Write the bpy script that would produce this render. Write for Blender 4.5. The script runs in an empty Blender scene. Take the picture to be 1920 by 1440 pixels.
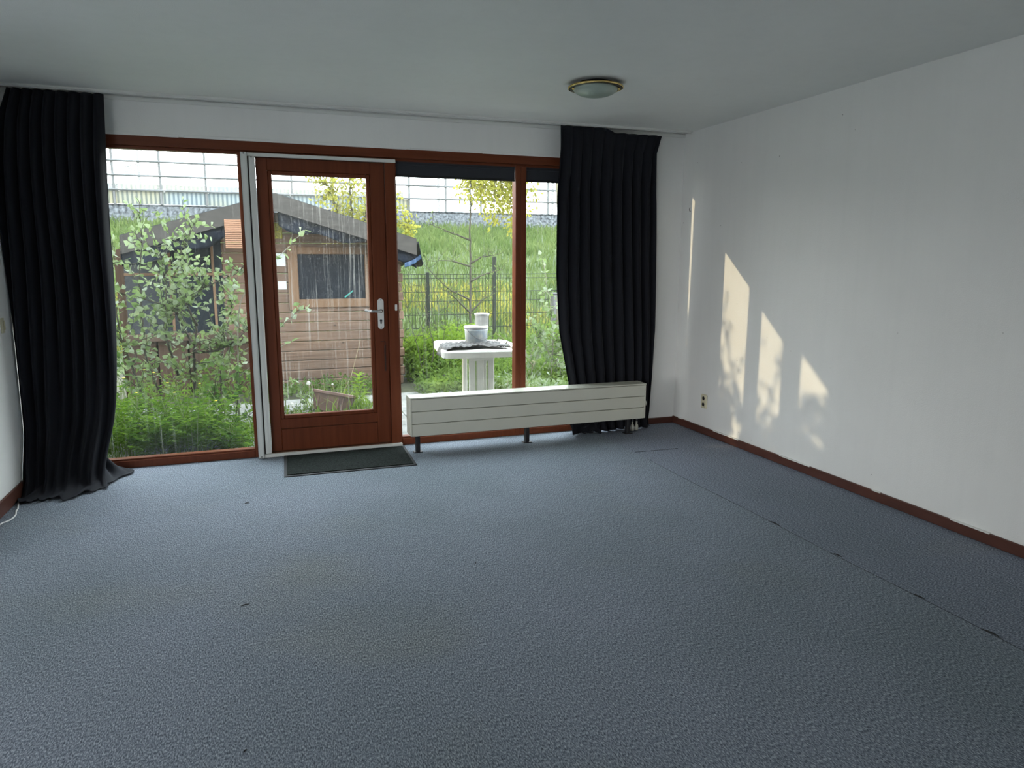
import bpy, math, random
import numpy as np
from mathutils import Vector, Matrix

R_ = random.Random(7)
RN = np.random.default_rng(11)
S = bpy.context.scene
COL = S.collection
PI = math.pi

# ------------------------------------------------------------------ camera
CAM = dict(yaw=0.3406704, pitch=0.1719639, roll=0.0011528, f=1331.967, loc=(-3.483246, -5.445887, 1.441837))
def make_camera():
    cy, sy = math.cos(CAM['yaw']), math.sin(CAM['yaw']); cp, sp = math.cos(CAM['pitch']), math.sin(CAM['pitch'])
    fwd = Vector((sy*cp, cy*cp, -sp)); right = Vector((cy, -sy, 0)); up = right.cross(fwd)
    cr, sr = math.cos(CAM['roll']), math.sin(CAM['roll'])
    r2 = cr*right + sr*up; u2 = -sr*right + cr*up
    cd = bpy.data.cameras.new('camera'); co = bpy.data.objects.new('camera', cd); COL.objects.link(co)
    m = Matrix((r2, u2, -fwd)).transposed().to_4x4(); m.translation = Vector(CAM['loc'])
    co.matrix_world = m
    cd.sensor_fit = 'HORIZONTAL'; cd.sensor_width = 36.0; cd.lens = CAM['f']/1920*36.0
    cd.clip_start = .02; cd.clip_end = 500
    S.camera = co
make_camera()

# ------------------------------------------------------------------ light
SKY_STRENGTH = 9.0
SUN_STRENGTH = 3.1
SUN_DIR = Vector((1.0, -0.424, -0.348)).normalized()
EXPOSURE = 0.0
w = bpy.data.worlds.new('sky'); S.world = w; w.use_nodes = True
nt = w.node_tree; nt.nodes.clear()
out = nt.nodes.new('ShaderNodeOutputWorld'); bg = nt.nodes.new('ShaderNodeBackground')
tc = nt.nodes.new('ShaderNodeTexCoord'); sx = nt.nodes.new('ShaderNodeSeparateXYZ'); cr_ = nt.nodes.new('ShaderNodeValToRGB')
nt.links.new(tc.outputs['Generated'], sx.inputs[0]); nt.links.new(sx.outputs['Z'], cr_.inputs[0])
e = cr_.color_ramp.elements; e[0].position = 0.0; e[0].color = (1.0, .975, .95, 1); e[1].position = .55; e[1].color = (.86, .93, 1.0, 1)
nt.links.new(cr_.outputs[0], bg.inputs[0]); bg.inputs[1].default_value = SKY_STRENGTH
nt.links.new(bg.outputs[0], out.inputs[0])
sd = bpy.data.lights.new('evening_sun', 'SUN'); sd.energy = SUN_STRENGTH; sd.color = (1.0, .79, .52); sd.angle = math.radians(.5)
so = bpy.data.objects.new('evening_sun', sd); COL.objects.link(so)
so.rotation_euler = SUN_DIR.to_track_quat('-Z', 'Y').to_euler(); so.location = (-9, 4, 5)
def portal(name, loc, rot, sx_, sy_):
    l = bpy.data.lights.new(name, 'AREA'); l.shape = 'RECTANGLE'; l.size = sx_; l.size_y = sy_
    o = bpy.data.objects.new(name, l); COL.objects.link(o); o.location = loc; o.rotation_euler = rot
    l.cycles.is_portal = True
portal('window_daylight', (-2.55, .30, 1.13), (math.radians(-90), 0, 0), 4.45, 2.25)
portal('added_side_daylight', (-8.05, -3.8, 1.12), (0, math.radians(-90), 0), 1.9, 3.6)  # portal for the added side window that brightens the room
portal('added_rear_daylight', (-6.8, -7.95, 1.3), (math.radians(90), 0, 0), 2.3, 2.2)  # portal for the added back window, extra fill from behind
S.view_settings.view_transform = 'Standard'; S.view_settings.look = 'None'
S.view_settings.exposure = EXPOSURE; S.view_settings.gamma = 1.0; S.view_settings.use_curve_mapping = False
S.cycles.max_bounces = 12; S.cycles.diffuse_bounces = 6; S.cycles.transparent_max_bounces = 32
S.cycles.use_denoising = True
S.cycles.sample_clamp_indirect = 6.0

# ------------------------------------------------------------------ materials
def _nodes(name):
    m = bpy.data.materials.new(name); m.use_nodes = True
    t = m.node_tree; b = t.nodes['Principled BSDF']
    return m, t, b
def _coord(t, scale=(1, 1, 1), rot=(0, 0, 0), gen='Object'):
    tc = t.nodes.new('ShaderNodeTexCoord'); mp = t.nodes.new('ShaderNodeMapping')
    mp.inputs['Scale'].default_value = scale; mp.inputs['Rotation'].default_value = rot
    t.links.new(tc.outputs[gen], mp.inputs[0]); return mp.outputs[0]
def _noise(t, vec, scale, detail=3, rough=.55, dist=0):
    n = t.nodes.new('ShaderNodeTexNoise'); n.inputs['Scale'].default_value = scale; n.inputs['Detail'].default_value = detail
    n.inputs['Roughness'].default_value = rough; n.inputs['Distortion'].default_value = dist
    t.links.new(vec, n.inputs['Vector']); return n.outputs['Fac']
def _ramp(t, fac, stops):
    r = t.nodes.new('ShaderNodeValToRGB'); el = r.color_ramp.elements
    while len(el) < len(stops): el.new(.5)
    for k, (p_, c) in enumerate(stops):
        el[k].position = p_; el[k].color = (c[0], c[1], c[2], 1) if isinstance(c, (tuple, list)) else (c, c, c, 1)
    t.links.new(fac, r.inputs[0]); return r.outputs[0]
def _mix(t, fac, a, b, mode='MIX'):
    m = t.nodes.new('ShaderNodeMix'); m.data_type = 'RGBA'; m.blend_type = mode
    for k, v in ((0, fac), (6, a), (7, b)):
        if hasattr(v, 'is_linked'): t.links.new(v, m.inputs[k])
        elif k == 0: m.inputs[0].default_value = v
        else: m.inputs[k].default_value = (v[0], v[1], v[2], 1)
    return m.outputs[2]
def _bump(t, b, h, strength, dist):
    n = t.nodes.new('ShaderNodeBump'); n.inputs['Strength'].default_value = strength; n.inputs['Distance'].default_value = dist
    t.links.new(h, n.inputs['Height']); t.links.new(n.outputs[0], b.inputs['Normal'])
def mat(name, col, rough=.6, var=.12, scale=(8, 8, 8), nscale=1.0, metal=0.0, bump=0.0, bdist=.002, spec=.5, detail=4, col2=None):
    m, t, b = _nodes(name)
    v = _coord(t, scale); f = _noise(t, v, nscale, detail)
    c2 = col2 or tuple(min(1, c*(1+var)) for c in col); c1 = tuple(c*(1-var) for c in col)
    t.links.new(_ramp(t, f, [(.3, c1), (.7, c2)]), b.inputs['Base Color'])
    b.inputs['Roughness'].default_value = rough; b.inputs['Metallic'].default_value = metal
    b.inputs['Specular IOR Level'].default_value = spec
    if bump: _bump(t, b, f, bump, bdist)
    return m
def leaf_mat(name, c1, c2, trans=.45, tcol=None, scale=9.0, back=None):
    m = bpy.data.materials.new(name); m.use_nodes = True; t = m.node_tree; t.nodes.clear()
    o = t.nodes.new('ShaderNodeOutputMaterial')
    v = _coord(t); f = _noise(t, v, scale, 3)
    c = _ramp(t, f, [(.32, c1), (.68, c2)])
    if back:
        g = t.nodes.new('ShaderNodeNewGeometry'); c = _mix(t, g.outputs['Backfacing'], c, back)
    d = t.nodes.new('ShaderNodeBsdfDiffuse'); tr = t.nodes.new('ShaderNodeBsdfTranslucent'); mx = t.nodes.new('ShaderNodeMixShader')
    t.links.new(c, d.inputs[0])
    if tcol: t.links.new(_mix(t, .75, c, tcol), tr.inputs[0])
    else: t.links.new(c, tr.inputs[0])
    mx.inputs[0].default_value = trans
    t.links.new(d.outputs[0], mx.inputs[1]); t.links.new(tr.outputs[0], mx.inputs[2]); t.links.new(mx.outputs[0], o.inputs[0])
    return m
def glass_mat(name, dirt=0.0, drip=(55, 1, 1.3), lo=.55, hi=.8, tint=(.96, .985, .975), spots=0.0):
    m = bpy.data.materials.new(name); m.use_nodes = True; t = m.node_tree; t.nodes.clear()
    o = t.nodes.new('ShaderNodeOutputMaterial')
    tr = t.nodes.new('ShaderNodeBsdfTransparent'); tr.inputs[0].default_value = (*tint, 1)
    gl = t.nodes.new('ShaderNodeBsdfGlossy'); gl.inputs['Roughness'].default_value = .01
    lw = t.nodes.new('ShaderNodeLayerWeight'); lw.inputs[0].default_value = .5
    p5 = t.nodes.new('ShaderNodeMath'); p5.operation = 'POWER'; t.links.new(lw.outputs['Facing'], p5.inputs[0]); p5.inputs[1].default_value = 5
    ma = t.nodes.new('ShaderNodeMath'); ma.operation = 'MULTIPLY_ADD'; t.links.new(p5.outputs[0], ma.inputs[0]); ma.inputs[1].default_value = .94; ma.inputs[2].default_value = .045
    mx = t.nodes.new('ShaderNodeMixShader'); t.links.new(ma.outputs[0], mx.inputs[0]); t.links.new(tr.outputs[0], mx.inputs[1]); t.links.new(gl.outputs[0], mx.inputs[2])
    last = mx.outputs[0]
    if dirt > 0:
        v = _coord(t, drip); f = _ramp(t, _noise(t, v, 1.0, 4, .6), [(lo, 0.0), (hi, 1.0)])
        v2 = _coord(t, (1, 1, 1)); f2 = _ramp(t, _noise(t, v2, 260, 1), [(.62, 0.0), (.72, 1.0)])
        v3 = _coord(t, (1, 1, 1)); f3 = _ramp(t, _noise(t, v3, 2.2, 2), [(.35, .25), (.65, 1.0)])
        s1 = _mix(t, 1.0, f, f3, 'MULTIPLY')
        if spots > 0:
            s2 = _mix(t, spots, (0, 0, 0), f2); s1 = _mix(t, 1.0, s1, s2, 'ADD')
        k = t.nodes.new('ShaderNodeMath'); k.operation = 'MULTIPLY'; k.use_clamp = True; t.links.new(s1, k.inputs[0]); k.inputs[1].default_value = dirt
        df = t.nodes.new('ShaderNodeBsdfDiffuse'); df.inputs[0].default_value = (.6, .6, .57, 1)
        tl = t.nodes.new('ShaderNodeBsdfTranslucent'); tl.inputs[0].default_value = (.6, .6, .57, 1)
        dm = t.nodes.new('ShaderNodeMixShader'); dm.inputs[0].default_value = .6; t.links.new(df.outputs[0], dm.inputs[1]); t.links.new(tl.outputs[0], dm.inputs[2])
        m2 = t.nodes.new('ShaderNodeMixShader'); t.links.new(k.outputs[0], m2.inputs[0]); t.links.new(last, m2.inputs[1]); t.links.new(dm.outputs[0], m2.inputs[2])
        last = m2.outputs[0]
    t.links.new(last, o.inputs[0]); return m

def wall_mat(name, col, specks=False):
    m, t, b = _nodes(name)
    f = _noise(t, _coord(t), 1.3, 3); c = _ramp(t, f, [(.3, tuple(k*.95 for k in col)), (.7, col)])
    s = _ramp(t, _noise(t, _coord(t, (14, 14, .8)), 1.0, 3), [(.45, 1.0), (.75, .98)])
    c = _mix(t, 1.0, c, s, 'MULTIPLY')
    if specks:
        vo = t.nodes.new('ShaderNodeTexVoronoi'); vo.inputs['Scale'].default_value = 9.0; t.links.new(_coord(t), vo.inputs['Vector'])
        k = _ramp(t, vo.outputs['Distance'], [(.030, 1.0), (.040, 0.0)])
        msk = _ramp(t, _noise(t, _coord(t, (1, 1, 1.2)), 1.7, 2), [(.48, 0.0), (.6, .8)])
        c = _mix(t, _mix(t, 1.0, k, msk, 'MULTIPLY'), c, (.12, .11, .1))
    t.links.new(c, b.inputs['Base Color']); b.inputs['Roughness'].default_value = .55; b.inputs['Specular IOR Level'].default_value = .35
    _bump(t, b, _noise(t, _coord(t), 170, 2), .35, .003)
    return m
def carpet_mat():
    m, t, b = _nodes('blue_grey_carpet')
    sxn = t.nodes.new('ShaderNodeSeparateXYZ'); tc = t.nodes.new('ShaderNodeTexCoord'); t.links.new(tc.outputs['Object'], sxn.inputs[0])
    gt = t.nodes.new('ShaderNodeMath'); gt.operation = 'GREATER_THAN'; t.links.new(sxn.outputs['X'], gt.inputs[0]); gt.inputs[1].default_value = -.85
    fa = _noise(t, _coord(t, (230, 85, 100)), 1.0, 4, .72)          # main piece: pile runs along the room
    fb = _noise(t, _coord(t, (85, 230, 100), (0, 0, .5)), 1.0, 4, .72)          # side strip laid the other way
    f = _mix(t, gt.outputs[0], fa, fb)
    c = _ramp(t, f, [(.34, (.045, .056, .075)), (.5, (.205, .232, .278)), (.66, (.52, .56, .62))])
    g = _ramp(t, _noise(t, _coord(t, (1, 1, 1)), .55, 3), [(.35, (.82, .86, .84)), (.65, (1.06, 1.06, 1.08))])
    c = _mix(t, 1.0, c, g, 'MULTIPLY')
    st = _ramp(t, _noise(t, _coord(t, (1, 1.4, 1)), .8, 2), [(.56, 0.0), (.72, .45)])
    c = _mix(t, st, c, _mix(t, 1.0, c, (1.05, .98, .78), 'MULTIPLY'))
    sc = _mix(t, gt.outputs[0], (1, 1, 1), (.98, .96, 1.0)); c = _mix(t, 1.0, c, sc, 'MULTIPLY')
    t.links.new(c, b.inputs['Base Color']); b.inputs['Roughness'].default_value = .95; b.inputs['Specular IOR Level'].default_value = .15
    _bump(t, b, f, .7, .006)
    return m
def wood_mat(name, c1, c2, rough=.45, axis='z', spec=.5, knots=False, bump=.15, k=1.0):
    m, t, b = _nodes(name)
    sc = {'z': (40, 40, 1.6), 'x': (1.6, 40, 40), 'y': (40, 1.6, 40)}[axis]
    f = _noise(t, _coord(t, tuple(q*k for q in sc)), 1.0, 5, .6, .4)
    c = _ramp(t, f, [(.3, c1), (.7, c2)])
    if knots:
        vo = t.nodes.new('ShaderNodeTexVoronoi'); vo.inputs['Scale'].default_value = 3.2; t.links.new(_coord(t, (1, 1, 1.6)), vo.inputs['Vector'])
        kk = _ramp(t, vo.outputs['Distance'], [(.035, 1.0), (.075, 0.0)])
        c = _mix(t, kk, c, tuple(q*.3 for q in c1))
        g = _ramp(t, _noise(t, _coord(t), 1.1, 3), [(.35, (.8, .8, .82)), (.65, (1.1, 1.05, 1.0))]); c = _mix(t, 1.0, c, g, 'MULTIPLY')
    t.links.new(c, b.inputs['Base Color']); b.inputs['Roughness'].default_value = rough; b.inputs['Specular IOR Level'].default_value = spec
    _bump(t, b, f, bump, .002)
    return m

M = {}
M['wall'] = wall_mat('white_wall_paint', (.88, .88, .86))
M['wall_specked'] = wall_mat('white_wall_paint_specked', (.82, .82, .80), True)
M['ceiling'] = wall_mat('white_ceiling_paint', (.86, .87, .84))
M['carpet'] = carpet_mat()
M['frame'] = wood_mat('red_brown_painted_wood', (.12, .030, .012), (.165, .043, .017), .42, spec=.22)
M['frame_h'] = wood_mat('red_brown_painted_wood_rail', (.12, .030, .012), (.165, .043, .017), .42, 'x', spec=.22)
M['baseboard'] = mat('brown_skirting', (.085, .03, .02), .4, .25, (6, 3, 6))
M['chip'] = mat('white_paint_drips', (.75, .75, .72), .6, .05)
M['white_alu'] = mat('white_powder_coated_metal', (.74, .75, .72), .35, .04, (3, 3, 3))
M['grey_gap'] = mat('dark_gap', (.02, .02, .02), .8, .05)
M['curtain'] = None
def curtain_mat():
    m, t, b = _nodes('black_curtain_cloth')
    f = _noise(t, _coord(t, (500, 500, 500)), 1.0, 2)
    t.links.new(_ramp(t, f, [(.3, (.006, .0065, .010)), (.7, (.013, .0145, .020))]), b.inputs['Base Color'])
    b.inputs['Roughness'].default_value = .85; b.inputs['Specular IOR Level'].default_value = .25
    b.inputs['Sheen Weight'].default_value = .08; b.inputs['Sheen Roughness'].default_value = .4; b.inputs['Sheen Tint'].default_value = (.7, .75, .9, 1)
    return m
M['curtain'] = curtain_mat()
M['blind'] = mat('dark_grey_blind_fabric', (.025, .028, .036), .8, .1, (300, 300, 300))
M['radiator'] = mat('cream_white_enamel', (.58, .58, .50), .35, .03, (2, 2, 2))
M['black'] = mat('black_paint', (.012, .012, .014), .45, .15)
M['rubber'] = mat('black_rubber', (.012, .013, .015), .7, .1)
M['mat_pile'] = mat('dark_green_grey_mat_pile', (.015, .019, .017), .95, .8, (130, 130, 130), bump=.6, bdist=.004, spec=.1)
M['brass'] = mat('polished_brass', (.78, .58, .22), .22, .08, (5, 5, 5), metal=1.0)
M['opal'] = mat('frosted_lamp_glass', (.36, .43, .37), .3, .04)
M['chrome'] = mat('brushed_chrome', (.62, .62, .63), .25, .05, metal=1.0)
M['plate_white'] = mat('white_enamelled_plate', (.8, .8, .78), .3, .03)
M['bronze'] = mat('dark_bronze', (.05, .02, .012), .5, .2)
M['socket'] = mat('aged_cream_plastic', (.62, .58, .42), .4, .05)
M['cable'] = mat('white_cable_plastic', (.8, .8, .78), .4, .03)
M['glass_clear'] = glass_mat('window_glass', .18, (70, 1, 1.6), .58, .85, spots=.5)
M['glass_door'] = glass_mat('rain_streaked_door_glass', .34, (60, 1, 1.2), .53, .8, spots=.9)
M['glass_mid'] = glass_mat('streaked_window_glass', .15, (60, 1, 1.4), .56, .82, spots=.35)
M['glass_far'] = glass_mat('clear_noise_barrier_sheet', 0, tint=(.97, .99, 1.0))
M['soil'] = mat('dark_garden_soil', (0.0385, 0.035, 0.0245), .95, .4, (6, 6, 6), bump=.6, bdist=.03, col2=(0.07, 0.077, 0.035))
M['paving'] = mat('grey_concrete_paving', (.21, .212, .20), .9, .3, (9, 9, 9), bump=.3)
M['bank'] = mat('mown_bank_green', (.045, .078, .022), .95, .35, (.9, .9, .9), detail=6, col2=(.085, .115, .04))
M['grass'] = leaf_mat('bank_grass', (.068, .108, .034), (.145, .185, .07), .4, scale=1.3)
M['grass_y'] = leaf_mat('meadow_grass_sunlit_yellow', (.22, .23, .05), (.46, .41, .09), .4, scale=2.2)  # sunlit yellow put into the grass colour
M['pebble'] = mat('pebble_dash_concrete', (.055, .066, .08), .9, .75, (11, 11, 11), detail=2, bump=.3, bdist=.02, col2=(.19, .21, .235))
M['ribbed'] = None
def ribbed_mat():
    m, t, b = _nodes('ribbed_barrier_glass')
    wv = t.nodes.new('ShaderNodeTexWave'); wv.inputs['Scale'].default_value = 2.4; wv.bands_direction = 'X'; wv.inputs['Distortion'].default_value = .3
    t.links.new(_coord(t), wv.inputs['Vector'])
    a = _ramp(t, wv.outputs['Fac'], [(.3, (.085, .11, .125)), (.6, (.20, .225, .225))])
    k = _ramp(t, _noise(t, _coord(t, (.35, 1, .3)), 1.0, 1), [(.45, (1, 1.05, 1.1)), (.55, (1.2, 1.02, .72))])
    t.links.new(_mix(t, 1.0, a, k, 'MULTIPLY'), b.inputs['Base Color']); b.inputs['Roughness'].default_value = .3
    b.inputs['Specular IOR Level'].default_value = .2
    return m
M['ribbed'] = ribbed_mat()
M['dark_metal'] = mat('dark_grey_steel', (.10, .105, .11), .5, .15)
M['fence'] = mat('green_grey_fence_steel', (.022, .028, .022), .6, .2, spec=.2)
M['log'] = wood_mat('weathered_log_boards', (.125, .078, .055), (.225, .152, .115), .8, 'x', .2, True, .25)
M['log_trim'] = wood_mat('brown_shed_trim', (0.144, 0.081, 0.045), (0.216, 0.132, 0.084), .8, 'z', .2, False, .25)
M['log_dark'] = wood_mat('dark_brown_shed_panels', (0.06, 0.036, 0.024), (0.102, 0.066, 0.048), .8, 'z', .2, False, .25)
M['slats_reflection'] = wood_mat('orange_brown_slat_reflection', (.24, .125, .075), (.34, .19, .125), .7, 'x', .2, False, .2)  # colour of a bright slatted reflection, painted as wood
M['barge'] = mat('grey_brown_roof_edge', (.045, .040, .036), .8, .3, (5, 5, 40))
M['tarp'] = mat('dark_blue_tarpaulin', (.008, .012, .022), .5, .6, (7, 7, 7), bump=.6, bdist=.03, spec=.3)
M['tarp_blue'] = mat('blue_tarpaulin_hem', (0.042, 0.091, 0.189), .5, .3, (7, 7, 7))
M['dark_pane'] = None
def dark_pane_mat():
    m, t, b = _nodes('dirty_dark_shed_glass')
    f = _noise(t, _coord(t, (1, 1, 1)), 55, 4); c = _ramp(t, f, [(.55, (.010, .014, .021)), (.75, (.055, .06, .068))])
    t.links.new(c, b.inputs['Base Color']); b.inputs['Roughness'].default_value = .2; b.inputs['Specular IOR Level'].default_value = .35
    return m
M['dark_pane'] = dark_pane_mat()
M['paper'] = mat('white_paper', (0.54, 0.5625, 0.585), .8, .1, (14, 14, 14))
M['tree_reflection'] = mat('painted_tree_reflection', (0.294, 0.266, 0.028), .8, .55, (60, 60, 60))  # trees mirrored in the shed glass, painted as mottled yellow
M['pvc'] = mat('white_garden_plastic', (0.592, 0.584, 0.544), .45, .12, (4, 4, 4))
M['bucket_blue'] = mat('pale_blue_white_bucket_print', (.50, .66, .85), .45, .2, (16, 16, 16), detail=5, col2=(.90, .92, .92))
M['bucket_grey'] = mat('dusty_grey_bucket', (0.345, 0.345, 0.3525), .6, .15, (8, 8, 30))
M['bucket_rim'] = mat('dark_bucket_band', (.18, .19, .22), .6, .3, (20, 20, 20))
M['plastic_sheet'] = mat('grimy_black_plastic_sheet', (.030, .028, .030), .5, .7, (40, 40, 40), bump=.7, bdist=.012, col2=(.10, .095, .09))
M['deadleaf'] = mat('dead_brown_leaves', (.07, .055, .045), .9, .5, (30, 30, 30))
M['planter'] = mat('weathered_red_brown_plastic', (0.175, 0.1015, 0.0805), .6, .25, (12, 12, 12))
M['bark'] = mat('grey_green_bark', (.05, .045, .032), .9, .4, (30, 30, 6), bump=.5)
M['bark_pale'] = mat('pale_grey_bark', (0.189, 0.182, 0.14), .9, .35, (30, 30, 8), bump=.4)
M['stem_green'] = mat('green_plant_stem', (.16, .22, .07), .8, .3)
M['straw'] = mat('dry_straw_stem', (0.315, 0.266, 0.154), .8, .2)
M['poplar'] = leaf_mat('silver_poplar_leaves', (.095, .16, .055), (.20, .265, .12), .42, (.22, .30, .09), 7, back=(.30, .35, .27))
M['poplar_dark'] = leaf_mat('green_poplar_leaves', (0.0476, 0.102, 0.034), (0.1224, 0.1972, 0.068), .4, (0.136, 0.2448, 0.0408), 7)
M['celandine'] = leaf_mat('feathery_green_leaves', (0.0374, 0.0952, 0.017), (0.1292, 0.2244, 0.034), .45, (0.1904, 0.306, 0.0272), 6)
M['weeds'] = leaf_mat('mixed_weed_leaves', (0.0434, 0.093, 0.0217), (0.1612, 0.2356, 0.062), .45, (0.1984, 0.2852, 0.0496), 3.2)
M['lime'] = leaf_mat('lime_weed_leaves', (0.12, 0.216, 0.03), (0.204, 0.3, 0.06), .5, (0.252, 0.36, 0.036), 6)
M['birch'] = leaf_mat('yellow_green_birch_leaves', (.17, .20, .035), (.34, .34, .09), .55, (.40, .37, .07), 12)
M['sparse'] = leaf_mat('small_grey_green_leaves', (0.078, 0.12, 0.048), (0.18, 0.228, 0.102), .45, (0.204, 0.264, 0.084), 8)
M['petal'] = mat('yellow_petals', (.85, .62, .03), .6, .15)
M['fluff'] = mat('white_seed_fluff', (.78, .78, .74), .9, .05)

# ------------------------------------------------------------------ mesh helpers
WL = {}
def wloc(o): return WL.get(o.name, Vector((0, 0, 0))) if o else Vector((0, 0, 0))
def link_mesh(name, v, f, m, parent=None, smooth=False, base=None):
    """world-space vertices -> one mesh object; children keep local coordinates to their thing's base"""
    v = np.asarray(v, dtype=float)
    off = wloc(parent) if parent else (Vector(base) if base else Vector((0, 0, 0)))
    me = bpy.data.meshes.new(name); me.from_pydata((v - np.array(off)).tolist(), [], [list(map(int, q)) for q in f])
    me.materials.append(m)
    if smooth: me.polygons.foreach_set('use_smooth', [True]*len(me.polygons))
    me.update()
    o = bpy.data.objects.new(name, me); COL.objects.link(o)
    if parent: o.parent = parent
    elif base: o.location = base
    WL[o.name] = Vector(off)
    return o
class MB:
    def __init__(s): s.v = []; s.f = []
    def add(s, v, f):
        n = len(s.v); s.v += [tuple(p) for p in v]; s.f += [[i+n for i in q] for q in f]; return s
    def box(s, x0, x1, y0, y1, z0, z1, b=0.0, T=None):
        """box, its edges chamfered by b"""
        x0, x1 = min(x0, x1), max(x0, x1); y0, y1 = min(y0, y1), max(y0, y1); z0, z1 = min(z0, z1), max(z0, z1)
        b = min(b, (x1-x0)*.45, (y1-y0)*.45, (z1-z0)*.45)
        if b <= 0:
            v = [(x, y, z) for x in (x0, x1) for y in (y0, y1) for z in (z0, z1)]
            f = [(0, 1, 3, 2), (4, 6, 7, 5), (0, 4, 5, 1), (2, 3, 7, 6), (0, 2, 6, 4), (1, 5, 7, 3)]
        else:
            v = []; idx = {}
            for i, x in enumerate((x0, x1)):
                for j, y in enumerate((y0, y1)):
                    for k, z in enumerate((z0, z1)):
                        ix, iy, iz = (b if i == 0 else -b), (b if j == 0 else -b), (b if k == 0 else -b)
                        idx[i, j, k, 'x'] = len(v); v.append((x, y+iy, z+iz))
                        idx[i, j, k, 'y'] = len(v); v.append((x+ix, y, z+iz))
                        idx[i, j, k, 'z'] = len(v); v.append((x+ix, y+iy, z))
            f = []
            for i in (0, 1):
                q = [idx[i, 0, 0, 'x'], idx[i, 1, 0, 'x'], idx[i, 1, 1, 'x'], idx[i, 0, 1, 'x']]; f.append(q[::-1] if i == 0 else q)
                q = [idx[0, i, 0, 'y'], idx[1, i, 0, 'y'], idx[1, i, 1, 'y'], idx[0, i, 1, 'y']]; f.append(q if i == 0 else q[::-1])
                q = [idx[0, 0, i, 'z'], idx[1, 0, i, 'z'], idx[1, 1, i, 'z'], idx[0, 1, i, 'z']]; f.append(q[::-1] if i == 0 else q)
            for i in (0, 1):
                for j in (0, 1):
                    f.append([idx[i, j, 0, 'x'], idx[i, j, 1, 'x'], idx[i, j, 1, 'y'], idx[i, j, 0, 'y']])
                    f.append([idx[i, 0, j, 'x'], idx[i, 1, j, 'x'], idx[i, 1, j, 'z'], idx[i, 0, j, 'z']])
                    f.append([idx[0, i, j, 'y'], idx[1, i, j, 'y'], idx[1, i, j, 'z'], idx[0, i, j, 'z']])
            for i in (0, 1):
                for j in (0, 1):
                    for k in (0, 1): f.append([idx[i, j, k, a] for a in 'xyz'])
        if T is not None: v = [tuple(T @ Vector(p)) for p in v]
        return s.add(v, f)
    def tube(s, path, r, n=6, cap=True):
        P = [Vector(p) for p in path]
        if not hasattr(r, '__len__'): r = [r]*len(P)
        rings = []; ref = None
        for i, p in enumerate(P):
            d = (P[min(i+1, len(P)-1)] - P[max(i-1, 0)])
            if d.length < 1e-9: d = Vector((0, 0, 1))
            d.normalize()
            if ref is None: ref = Vector((1, 0, 0)) if abs(d.x) < .8 else Vector((0, 1, 0))
            u = (ref - d*ref.dot(d)); u.normalize(); w_ = d.cross(u); ref = u
            rings.append([p + r[i]*(math.cos(2*PI*k/n)*u + math.sin(2*PI*k/n)*w_) for k in range(n)])
        v = [q for ring in rings for q in ring]; f = []
        for i in range(len(P)-1):
            for k in range(n):
                a = i*n+k; b_ = i*n+(k+1) % n; f.append((a, b_, b_+n, a+n))
        if cap: f.append(list(range(n))[::-1]); f.append([len(v)-n+k for k in range(n)])
        return s.add(v, f)
    def lathe(s, prof, c, n=32, T=None, cap=True):
        """profile [(r,z)] turned about the vertical through c"""
        v = []; f = []
        for r_, z in prof:
            for k in range(n):
                p = Vector((r_*math.cos(2*PI*k/n), r_*math.sin(2*PI*k/n), z))
                if T is not None: p = T @ p
                v.append((p.x+c[0], p.y+c[1], p.z+c[2]))
        for i in range(len(prof)-1):
            for k in range(n):
                a = i*n+k; b_ = i*n+(k+1) % n; f.append((a, b_, b_+n, a+n))
        if cap:
            f.append(list(range(n))[::-1]); f.append([len(v)-n+k for k in range(n)])
        return s.add(v, f)
    def prism(s, poly, axis, a0, a1):
        """polygon [(u,v)] in the plane across axis, extruded from a0 to a1"""
        def P(u, v_, a): return {'x': (a, u, v_), 'y': (u, a, v_), 'z': (u, v_, a)}[axis]
        n = len(poly); v = [P(u, q, a0) for u, q in poly] + [P(u, q, a1) for u, q in poly]
        f = [list(range(n)), list(range(n, 2*n))[::-1]] + [(k, (k+1) % n, (k+1) % n + n, k+n) for k in range(n)]
        return s.add(v, f)
    def build(s, name, m, parent=None, smooth=False, base=None): return link_mesh(name, s.v, s.f, m, parent, smooth, base)
def tag(o, label=None, cat=None, group=None, kind=None):
    if label: o['label'] = label
    if cat: o['category'] = cat
    if group: o['group'] = group
    if kind: o['kind'] = kind
    return o
def thing(name, label, cat, loc, group=None):
    o = bpy.data.objects.new(name, None); COL.objects.link(o); o.location = loc; o.empty_display_size = .1
    WL[o.name] = Vector(loc); return tag(o, label, cat, group)
def struct(o, label=None, cat=None): return tag(o, label, cat, None, 'structure')
def grid(nu, nv, fn):
    v = [fn(i/(nu-1), j/(nv-1)) for i in range(nu) for j in range(nv)]
    f = [(i*nv+j, (i+1)*nv+j, (i+1)*nv+j+1, i*nv+j+1) for i in range(nu-1) for j in range(nv-1)]
    return v, f
def interp(x, xs, ys): return float(np.interp(x, xs, ys))
def sinterp(x, xs, ys, w_=.09):
    return sum(float(np.interp(x+d*w_, xs, ys))*k for d, k in ((-1.5, .1), (-.75, .25), (0, .3), (.75, .25), (1.5, .1)))

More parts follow.
